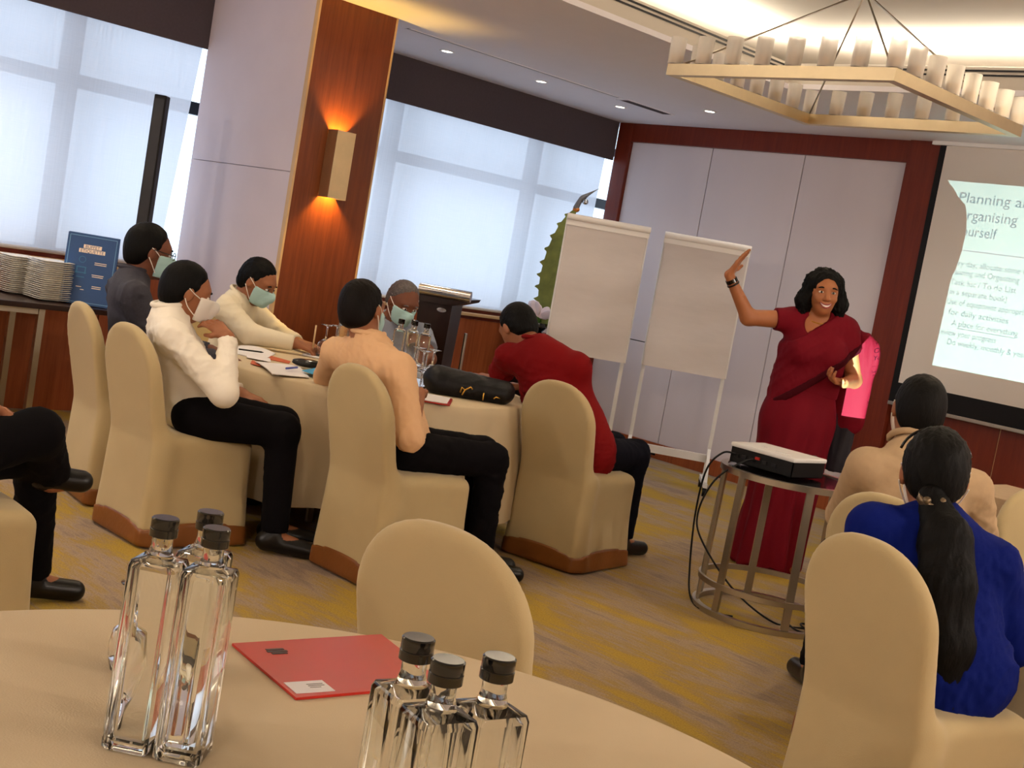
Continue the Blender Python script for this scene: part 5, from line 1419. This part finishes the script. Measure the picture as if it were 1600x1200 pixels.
# young man writing
person('young man in cream shirt and blue mask leaning to write at the table', dict(
    pel=V(-1.57, 6.95, 0.535), nk=V(-1.515, 6.84, 0.92), hd=V(-1.425, 6.81, 1.025), fd=D3(0.88, -0.25, -0.42),
    shR=V(-1.535, 6.66, 0.865), shL=V(-1.50, 6.98, 0.885), elR=V(-1.37, 6.55, 0.765), wrR=V(-1.135, 6.58, 0.755), haR=(D3(0.9, 0.1, -0.15), D3(0, 0.3, -1), 0.75), elL=V(-1.32, 6.98, 0.76), wrL=V(-1.16, 6.80, 0.745), haL=(D3(0.8, -0.4, 0), DN, 0.3),
    hipR=V(-1.60, 6.85, 0.525), hipL=V(-1.56, 7.05, 0.525), knR=V(-1.24, 6.76, 0.53), knL=V(-1.22, 6.95, 0.53), anR=V(-1.22, 6.76, 0.10), anL=V(-1.20, 6.95, 0.10), toR=V(-1.06, 6.72, 0.035), toL=V(-1.04, 6.90, 0.035)),
    'skin', 1.0, mask='mask_blue', shirt='shirt_cream', sleeve='long', eyes=True, seed=4, thin=0.9)
hp_ = V(-1.045, 6.58, 0.755)
o = MB().cyl((0, 0, 0), (-0.03, 0.02, 0.145), 0.0045, None, 10).cyl((0, 0, 0), (0.003, -0.002, -0.012), 0.0045, 0.001, 10).build('pen', 'pen_gold', None, tuple(hp_ + np.array([0.0, 0.0, -0.035])), smooth=True)
tag(o, 'gold pen upright in the writing man\'s hand', 'pen')
# grey haired man
person('grey haired man in grey shirt and pale mask looking down beside the lectern', dict(
    pel=V(-0.74, 7.36, 0.535), nk=V(-0.745, 7.33, 0.905), hd=V(-0.690, 7.27, 1.030), fd=D3(0.55, -0.70, -0.42),
    shR=V(-0.93, 7.30, 0.86), shL=V(-0.56, 7.36, 0.86), elR=V(-0.98, 7.10, 0.735), wrR=V(-0.80, 6.98, 0.745), haR=(D3(0.6, -0.6, 0), DN, 0.3), elL=V(-0.48, 7.16, 0.745), wrL=V(-0.60, 6.96, 0.745), haL=(D3(-0.3, -0.9, 0), DN, 0.3),
    hipR=V(-0.83, 7.32, 0.525), hipL=V(-0.64, 7.34, 0.525), knR=V(-0.83, 6.94, 0.525), knL=V(-0.62, 6.94, 0.525), anR=V(-0.83, 6.92, 0.10), anL=V(-0.62, 6.92, 0.10), toR=V(-0.83, 6.74, 0.035), toL=V(-0.62, 6.74, 0.035)),
    'skin_dark', 1.03, hair='receding', hair_m='hair_grey', mask='mask_blue', shirt='shirt_grey', sleeve='short', eyes=True, seed=6, thin=0.9)
# man in peach shirt
person('man in peach shirt seen from behind, sitting before the bottles', dict(
    pel=V(-0.44, 5.26, 0.535), nk=V(-0.615, 5.27, 0.945), hd=V(-0.662, 5.31, 1.062), fd=D3(0.50, 0.86, -0.10), ud=np.array([0.0, 0, 1.0]) + D3(-0.22, 0, 0),
    shL=V(-0.755, 5.38, 0.865), shR=V(-0.455, 5.15, 0.865), elR=V(-0.365, 5.05, 0.610), wrR=V(-0.375, 5.33, 0.760), haR=(D3(-0.1, 0.95, 0.0), DN, 0.3), elL=V(-0.80, 5.55, 0.735), wrL=V(-0.66, 5.76, 0.735), haL=(D3(0.5, 0.8, 0), DN, 0.3),
    hipR=V(-0.39, 5.17, 0.525), hipL=V(-0.46, 5.38, 0.525), knR=V(-0.030, 5.36, 0.530), knL=V(-0.075, 5.50, 0.530), anR=V(-0.01, 5.38, 0.10), anL=V(-0.05, 5.54, 0.10), toR=V(0.16, 5.46, 0.035), toL=V(0.12, 5.60, 0.035)),
    'skin', 1.02, hair='short', hair_m='hair_brown', mask='mask_blue', shirt='shirt_peach', sleeve='elbow', seed=7, fold=0.0075, wide=1.02)
# man in red shirt bent over the table
person('man in red shirt bowing his head over the table, seen from behind', dict(
    pel=V(0.36, 6.10, 0.535), nk=V(0.095, 6.22, 0.985), hd=V(-0.022, 6.34, 1.045), fd=D3(-0.45, 0.62, -0.65), ud=np.array([0, 0, 0.62]) + D3(-0.45, 0.50, 0),
    shL=V(-0.045, 6.28, 0.905), shR=V(0.295, 6.07, 0.930), elR=V(0.30, 6.26, 0.700), wrR=V(0.07, 6.40, 0.755), haR=(D3(-0.9, 0.3, 0), DN, 0.4), elL=V(-0.075, 6.46, 0.745), wrL=V(-0.16, 6.62, 0.745), haL=(D3(-0.5, 0.7, 0), DN, 0.3),
    hipR=V(0.42, 6.02, 0.525), hipL=V(0.32, 6.20, 0.525), knR=V(0.665, 6.33, 0.530), knL=V(0.56, 6.48, 0.530), anR=V(0.68, 6.36, 0.10), anL=V(0.58, 6.52, 0.10), toR=V(0.80, 6.48, 0.035), toL=V(0.70, 6.64, 0.035)),
    'skin', 1.0, hair='short', shirt='shirt_red', sleeve='short', trousers='trouser_navy', seed=8, untucked=True, wide=1.12, shoulder_r=0.062, fold=0.006)
# man in beige shirt, right
b9 = person('man in beige shirt with mask loops, seen from behind at right', dict(
    pel=V(1.39, 4.14, 0.535), nk=V(1.355, 4.28, 0.985), hd=V(1.372, 4.34, 1.112), fd=D3(0.05, 1, -0.05),
    shL=V(1.205, 4.24, 0.905), shR=V(1.585, 4.26, 0.890), elL=V(1.235, 4.50, 0.69), wrL=V(1.33, 4.70, 0.70), haL=(D3(0.5, 0.8, 0), DN, 0.4), elR=V(1.70, 4.36, 0.655), wrR=V(1.62, 4.58, 0.68), haR=(D3(-0.3, 0.9, 0), DN, 0.4),
    hipL=V(1.30, 4.16, 0.525), hipR=V(1.50, 4.16, 0.525), knL=V(1.28, 4.60, 0.525), knR=V(1.54, 4.60, 0.525), anL=V(1.28, 4.62, 0.10), anR=V(1.54, 4.62, 0.10), toL=V(1.26, 4.80, 0.035), toR=V(1.56, 4.80, 0.035)),
    'skin', 1.0, hair='short', mask='mask_white', shirt='shirt_beige', sleeve='long', seed=9, wide=1.02)
# person with crossed legs at the left edge
person('person in dark trousers with crossed legs, cut off by left edge', dict(
    pel=V(-1.60, 3.46, 0.535), nk=V(-1.76, 3.42, 0.98), hd=V(-1.74, 3.46, 1.10), fd=D3(0.9, 0.4, 0),
    shR=V(-1.68, 3.26, 0.90), shL=V(-1.84, 3.60, 0.90), elR=V(-1.70, 3.42, 0.67), wrR=V(-1.535, 3.60, 0.715), haR=(D3(0.8, 0.55, -0.1), D3(0.1, 0, -1), 0.35), elL=V(-1.80, 3.66, 0.68), wrL=V(-1.62, 3.72, 0.66), haL=(D3(0.8, 0.2, 0), DN, 0.3),
    hipR=V(-1.60, 3.38, 0.53), hipL=V(-1.66, 3.56, 0.53), knR=V(-1.352, 3.72, 0.635), knL=V(-1.42, 3.92, 0.53), anR=V(-1.365, 3.93, 0.475), anL=V(-1.44, 4.10, 0.10), toR=V(-1.285, 3.97, 0.455), toL=V(-1.325, 4.18, 0.035)),
    'skin', 1.0, hair='short', shirt='shirt_grey', sleeve='elbow', trousers='trouser', seed=10)
# woman in blue with a ponytail
b10, base10, (f_, u_, r_), P_ = person('woman in blue top with long black ponytail, seen from behind', dict(
    pel=V(1.21, 3.24, 0.535), nk=V(1.150, 3.31, 0.905), hd=V(1.143, 3.37, 1.012), fd=D3(0.22, 0.97, -0.12),
    shL=V(0.985, 3.30, 0.855), shR=V(1.325, 3.30, 0.815), elL=V(1.06, 3.50, 0.62), wrL=V(1.20, 3.70, 0.62), haL=(D3(0.5, 0.8, 0), DN, 0.4), elR=V(1.435, 3.36, 0.600), wrR=V(1.50, 3.56, 0.66), haR=(D3(0.2, 0.9, 0.1), DN, 0.3),
    hipL=V(1.12, 3.26, 0.525), hipR=V(1.30, 3.22, 0.525), knL=V(1.20, 3.66, 0.525), knR=V(1.40, 3.62, 0.525), anL=V(1.22, 3.70, 0.10), anR=V(1.42, 3.66, 0.10), toL=V(1.26, 3.86, 0.035), toR=V(1.46, 3.84, 0.035)),
    'skin', 1.02, hair='pony', mask='mask_white', shirt='shirt_blue', sleeve='elbow', trousers='trouser', seed=11, untucked=True, collar=False, fold=0.006, wide=1.10, arm_r=1.05)
H = SDF(); a = P_(-0.01, -0.105, -0.060)
q0 = [a, V(1.150, 3.205, 0.87), V(1.160, 3.165, 0.76), V(1.185, 3.135, 0.62), V(1.215, 3.12, 0.485)]
for i in range(4): H.cone(q0[i], q0[i + 1], (0.038, 0.066, 0.072, 0.064)[i], (0.066, 0.072, 0.064, 0.026)[i], 0.02, nrm(V(0.1, 1, 0)), 0.62)
v, q = H.mesh(0.007); v = folds(v, q, 0.005, 4, 45, (1, 1, 0.25)); link('ponytail', to_mesh('ponytail', v - base10, q, 'hair'), b10)
MB().ring((0, 0, 0), 0.026, 0.018, 0.02, 20).ball((0.02, -0.02, 0.012), 0.012).ball((-0.018, -0.022, 0.010), 0.011).ball((0.0, -0.028, -0.004), 0.012).build('hair_tie', 'hair_clip', b10, tuple(a - base10 + np.array([0, 0, -0.004])), (0.5, 0, rad(45)), True)
MB().tube([tuple(P_(0.093 * math.cos(t), 0.030 + 0.012 * math.sin(t), 0.030 + 0.092 * math.sin(t)) - base10) for t in np.linspace(0.3, PI - 0.3, 16)], 0.004, 8).build('hair_band', 'black_gloss', b10, smooth=True)

# --- woman in the red sari ---------------------------------------------------
W0 = np.array([1.534, 6.767])
def WV(l, f, z): return V(W0[0] + l, W0[1] + f, z)
S = SDF(); T = SDF()
lat = D3(-1, 0, 0); fr = D3(0, -1, 0); UP = np.array([0, 0, 1.0])
def w_torso(X, g, k):
    X.cone(WV(0.0, 0.02, 0.86), WV(0.005, 0.015, 1.02), 0.160 + g, 0.150 + g, k, fr, 0.78)
    X.cone(WV(0.005, 0.015, 1.02), WV(0.005, 0.0, 1.17), 0.150 + g, 0.158 + g, k, fr, 0.76)
    X.cone(WV(0.005, 0.0, 1.17), WV(0.0, 0.02, 1.275), 0.150 + g, 0.125 + g, k, fr, 0.66)
    for sg in (1, -1): X.ell(WV(0.005 + sg * 0.070, -0.085, 1.165), (lat, fr, UP), (0.065 + g, 0.055 + g, 0.062 + g), 0.04)
    X.cone(WV(-0.135, 0.015, 1.315), WV(0.145, 0.025, 1.310), 0.050 + g, 0.050 + g, k)
    X.cone(WV(-0.01, 0.02, 1.345), WV(-0.10, 0.02, 1.325), 0.044 + g, 0.042 + g, k); X.cone(WV(-0.01, 0.02, 1.345), WV(0.10, 0.02, 1.325), 0.044 + g, 0.042 + g, k)
w_torso(S, 0, 0.04)
hd = WV(-0.012, -0.025, 1.487); f, u, r = head_axes(D3(0.02, -1, -0.02), np.array([0, 0, 1]) + D3(-0.05, 0, 0)); hs = 1.0
S.cone(WV(-0.008, 0.015, 1.325), hd - f * 0.02 - u * 0.06, 0.050, 0.047, 0.03)
head_prims(S, hd, f, u, r, hs, True)
shR, elR, wrR = WV(-0.150, 0.015, 1.315), WV(-0.372, -0.02, 1.290), WV(-0.520, -0.06, 1.492)
shL, elL, wrL = WV(0.160, 0.025, 1.305), WV(0.252, 0.03, 1.060), WV(0.150, -0.17, 1.045)
S.cone(shR, elR, 0.050, 0.042, 0.03).cone(elR, wrR, 0.042, 0.025, 0.02).cone(shL, elL, 0.050, 0.043, 0.03).cone(elL, wrL, 0.042, 0.026, 0.02)
hand_prims(S, wrR, D3(0.42, -0.10, 0.90), D3(0.88, -0.30, -0.36), True, 0.07, 0.92, 0.02)
hand_prims(S, wrL, D3(-0.85, -0.42, 0.10), D3(0.1, -0.3, 0.9), False, 0.75, 0.90)
for sg in (-1, 1):
    S.cone(WV(sg * 0.085, 0.02, 0.86), WV(sg * 0.085, 0.0, 0.46), 0.10, 0.062, 0.04).cone(WV(sg * 0.085, 0.0, 0.46), WV(sg * 0.085, 0.02, 0.09), 0.058, 0.038, 0.03).cone(WV(sg * 0.085, 0.02, 0.05), WV(sg * 0.09, -0.14, 0.03), 0.034, 0.024, 0.02)
V_, Q_ = build_regions(S, 0.0105, [(hd + f * 0.01, 0.150, 0.0042), (wrR + D3(0.04, 0, 0.085), 0.105, 0.0040), (wrL + D3(-0.07, -0.04, 0), 0.105, 0.0040)])
base = WV(0, 0, 0)
woman = link('person', to_mesh('person_body', V_ - base, Q_, 'skin_woman'), None, tuple(base))
tag(woman, 'smiling woman in red sari standing with one arm raised and bent', 'person')
# blouse with short sleeves
w_torso(T, 0.012, 0.045)
T.cone(shR, shR + (elR - shR) * 0.36, 0.064, 0.060, 0.03, fb=True).cone(shL, shL + (elL - shL) * 0.45, 0.064, 0.060, 0.03, fb=True)
T.cone(WV(-0.012, -0.02, 1.36), WV(-0.012, -0.10, 1.44), 0.052, 0.075, 0.006, sub=True)
T.ell(WV(-0.030, -0.110, 1.325), (lat, fr, UP), (0.070, 0.09, 0.072), 0.008, True)
T.cut(WV(0, 0, 0.94), -UP)
v, q = T.mesh(0.0075); v = folds(v, q, 0.002, 21, 50); link('blouse', to_mesh('blouse', v - base, q, 'sari'), woman)
# wrapped skirt with pleats
K = SDF()
K.cone(WV(0.0, 0.02, 1.00), WV(-0.005, 0.015, 0.80), 0.160, 0.192, 0.05, fr, 0.80).cone(WV(-0.005, 0.015, 0.80), WV(-0.018, 0.01, 0.015), 0.192, 0.182, 0.05, fr, 0.88, fb=True)
K.cone(WV(-0.03, -0.05, 0.75), WV(-0.06, -0.10, 0.015), 0.10, 0.125, 0.08, fb=True).cone(WV(-0.06, 0.02, 0.22), WV(-0.085, 0.02, 0.015), 0.13, 0.155, 0.06, fb=True)
v, q = K.mesh(0.0085)
rel = v - base; lr = rel @ D3(1, 0, 0); ff = rel @ D3(0, 1, 0); an = np.arctan2(lr + 0.01, -(ff - 0.02))
n_ = normals(v, q); amt = np.clip((0.95 - rel[:, 2]) / 0.8, 0, 1) * np.exp(-(an / 1.5) ** 2)
v = v + n_ * (amt * 0.015 * np.sin(an * 13 + 0.6 * np.sin(rel[:, 2] * 5)))[:, None]; v = folds(v, q, 0.004, 22, 11, (1, 1, 0.35))
v[:, 2] = np.maximum(v[:, 2], 0.006)
link('sari_skirt', to_mesh('sari_skirt', v - base, q, 'sari'), woman)
# drape across the chest to the left shoulder
def drape(g):
    X = SDF(); w_torso(X, 0.020 + g, 0.05); X.cone(WV(0.0, 0.02, 0.80), WV(0.005, 0.015, 1.0), 0.186 + g, 0.172 + g, 0.05, fr, 0.82)
    X.cone(shL, shL * 0.55 + elL * 0.45, 0.066 + g, 0.07 + g, 0.04)
    return X
nd = nrm(D3(0.66, 0, 0) + UP * -0.75)          # below the lower edge
up_n = nrm(D3(-0.70, 0, 0) + UP * 0.72)
X = drape(0.0); X.cut(WV(-0.16, 0, 0.865), nd); X.cut(WV(-0.065, 0, 1.280), nrm(D3(-0.60, -0.12, 0) + UP * 0.80)); X.cone(WV(-0.012, -0.02, 1.36), WV(-0.012, -0.10, 1.46), 0.055, 0.085, 0.006, sub=True)
v, q = X.mesh(0.0078); v = folds(v, q, 0.0035, 23, 38, (1, 1, 1)); link('sari_drape', to_mesh('sari_drape', v - base, q, 'sari'), woman)
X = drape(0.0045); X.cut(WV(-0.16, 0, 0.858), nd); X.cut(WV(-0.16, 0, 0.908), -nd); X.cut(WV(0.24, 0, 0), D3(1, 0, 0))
v, q = X.mesh(0.0078); link('sari_border_shade', to_mesh('sari_border_shade', v - base, q, 'sari_border_shade'), woman)  # band along the drape's lower edge, its shading put into the darker colour
# loose end hanging behind the left arm
X = SDF(); fa_ = nrm(D3(0.514, 0.857, 0))
X.cone(WV(0.165, 0.045, 1.315), WV(0.245, 0.060, 1.20), 0.062, 0.112, 0.05, fa_, 0.42).cone(WV(0.245, 0.060, 1.20), WV(0.250, 0.070, 0.86), 0.116, 0.112, 0.05, fa_, 0.30)
v, q = X.mesh(0.0078); v = folds(v, q, 0.006, 24, 26, (1, 1, 0.3)); link('sari_end', to_mesh('sari_end', v - base, q, 'sari'), woman)
X = SDF(); X.cone(WV(0.225, 0.085, 0.90), WV(0.205, 0.09, 0.56), 0.110, 0.115, 0.05, fa_, 0.28, fb=True)
v, q = X.mesh(0.0085); v = folds(v, q, 0.006, 25, 26, (1, 1, 0.3)); link('sari_end_panel', to_mesh('sari_end_panel', v - base, q, 'sari_navy'), woman)
# hair
P = lambda a, b, d: hd + r * a * hs + f * b * hs + u * d * hs; ax = (r, f, u)
H = SDF(); H.ell(P(0, -0.018, 0.034), ax, (0.094, 0.104, 0.097), 0.0)
for sg in (1, -1):
    H.cone(P(sg * 0.070, -0.005, 0.050), P(sg * 0.092, -0.010, -0.055), 0.034, 0.042, 0.03).cone(P(sg * 0.092, -0.010, -0.055), P(sg * 0.094, -0.004, -0.150), 0.042, 0.026, 0.03)
H.cone(P(0, -0.06, 0.0), P(0, -0.075, -0.13), 0.085, 0.075, 0.03)
H.ell(P(-0.004, 0.085, -0.030), ax, (0.064, 0.085, 0.104), 0.010, True)
H.cone(P(0, 0.0, -0.13), P(0, 0.09, -0.13), 0.045, 0.05, 0.01, sub=True)
v, q = H.mesh(0.005); v = folds(v, q, 0.006, 26, 75, (1, 1, 0.55)); link('hair', to_mesh('hair', v - base, q, 'hair'), woman)
face_extras(woman, base, hd, f, u, r, hs, True)
pts = [WV(-0.012 + 0.062 * math.sin(a), -0.002 - 0.062 * math.cos(a) * 1.0, 1.352 - 0.028 * math.cos(a)) - base for a in np.linspace(0, 2 * PI, 28, endpoint=False)]
MB().tube([tuple(p) for p in pts], 0.003, 6, True).build('necklace', 'gold', woman, smooth=True)
def bangle(name, p0, p1, t, rr, m, wd=0.012):
    d = nrm(p1 - p0); c = p0 + (p1 - p0) * t - base
    o = MB().ring((0, 0, 0), rr, 0.005, wd, 28).build(name, m, woman, tuple(c), Vector((0, 0, 1)).rotation_difference(Vector(tuple(d))).to_euler(), True, 40)
bangle('wrist_watch', elR, wrR, 0.86, 0.029, 'black_gloss', 0.020); bangle('bracelet', elR, wrR, 0.78, 0.031, 'leather', 0.008)
for sg in (1, -1): MB().ball((0, 0, 0), 0.006, (1, 1, 1.4), 10).build('earring', 'gold', woman, tuple(P(sg * 0.078, 0.006, -0.044) - base), (0, 0, 0), True)
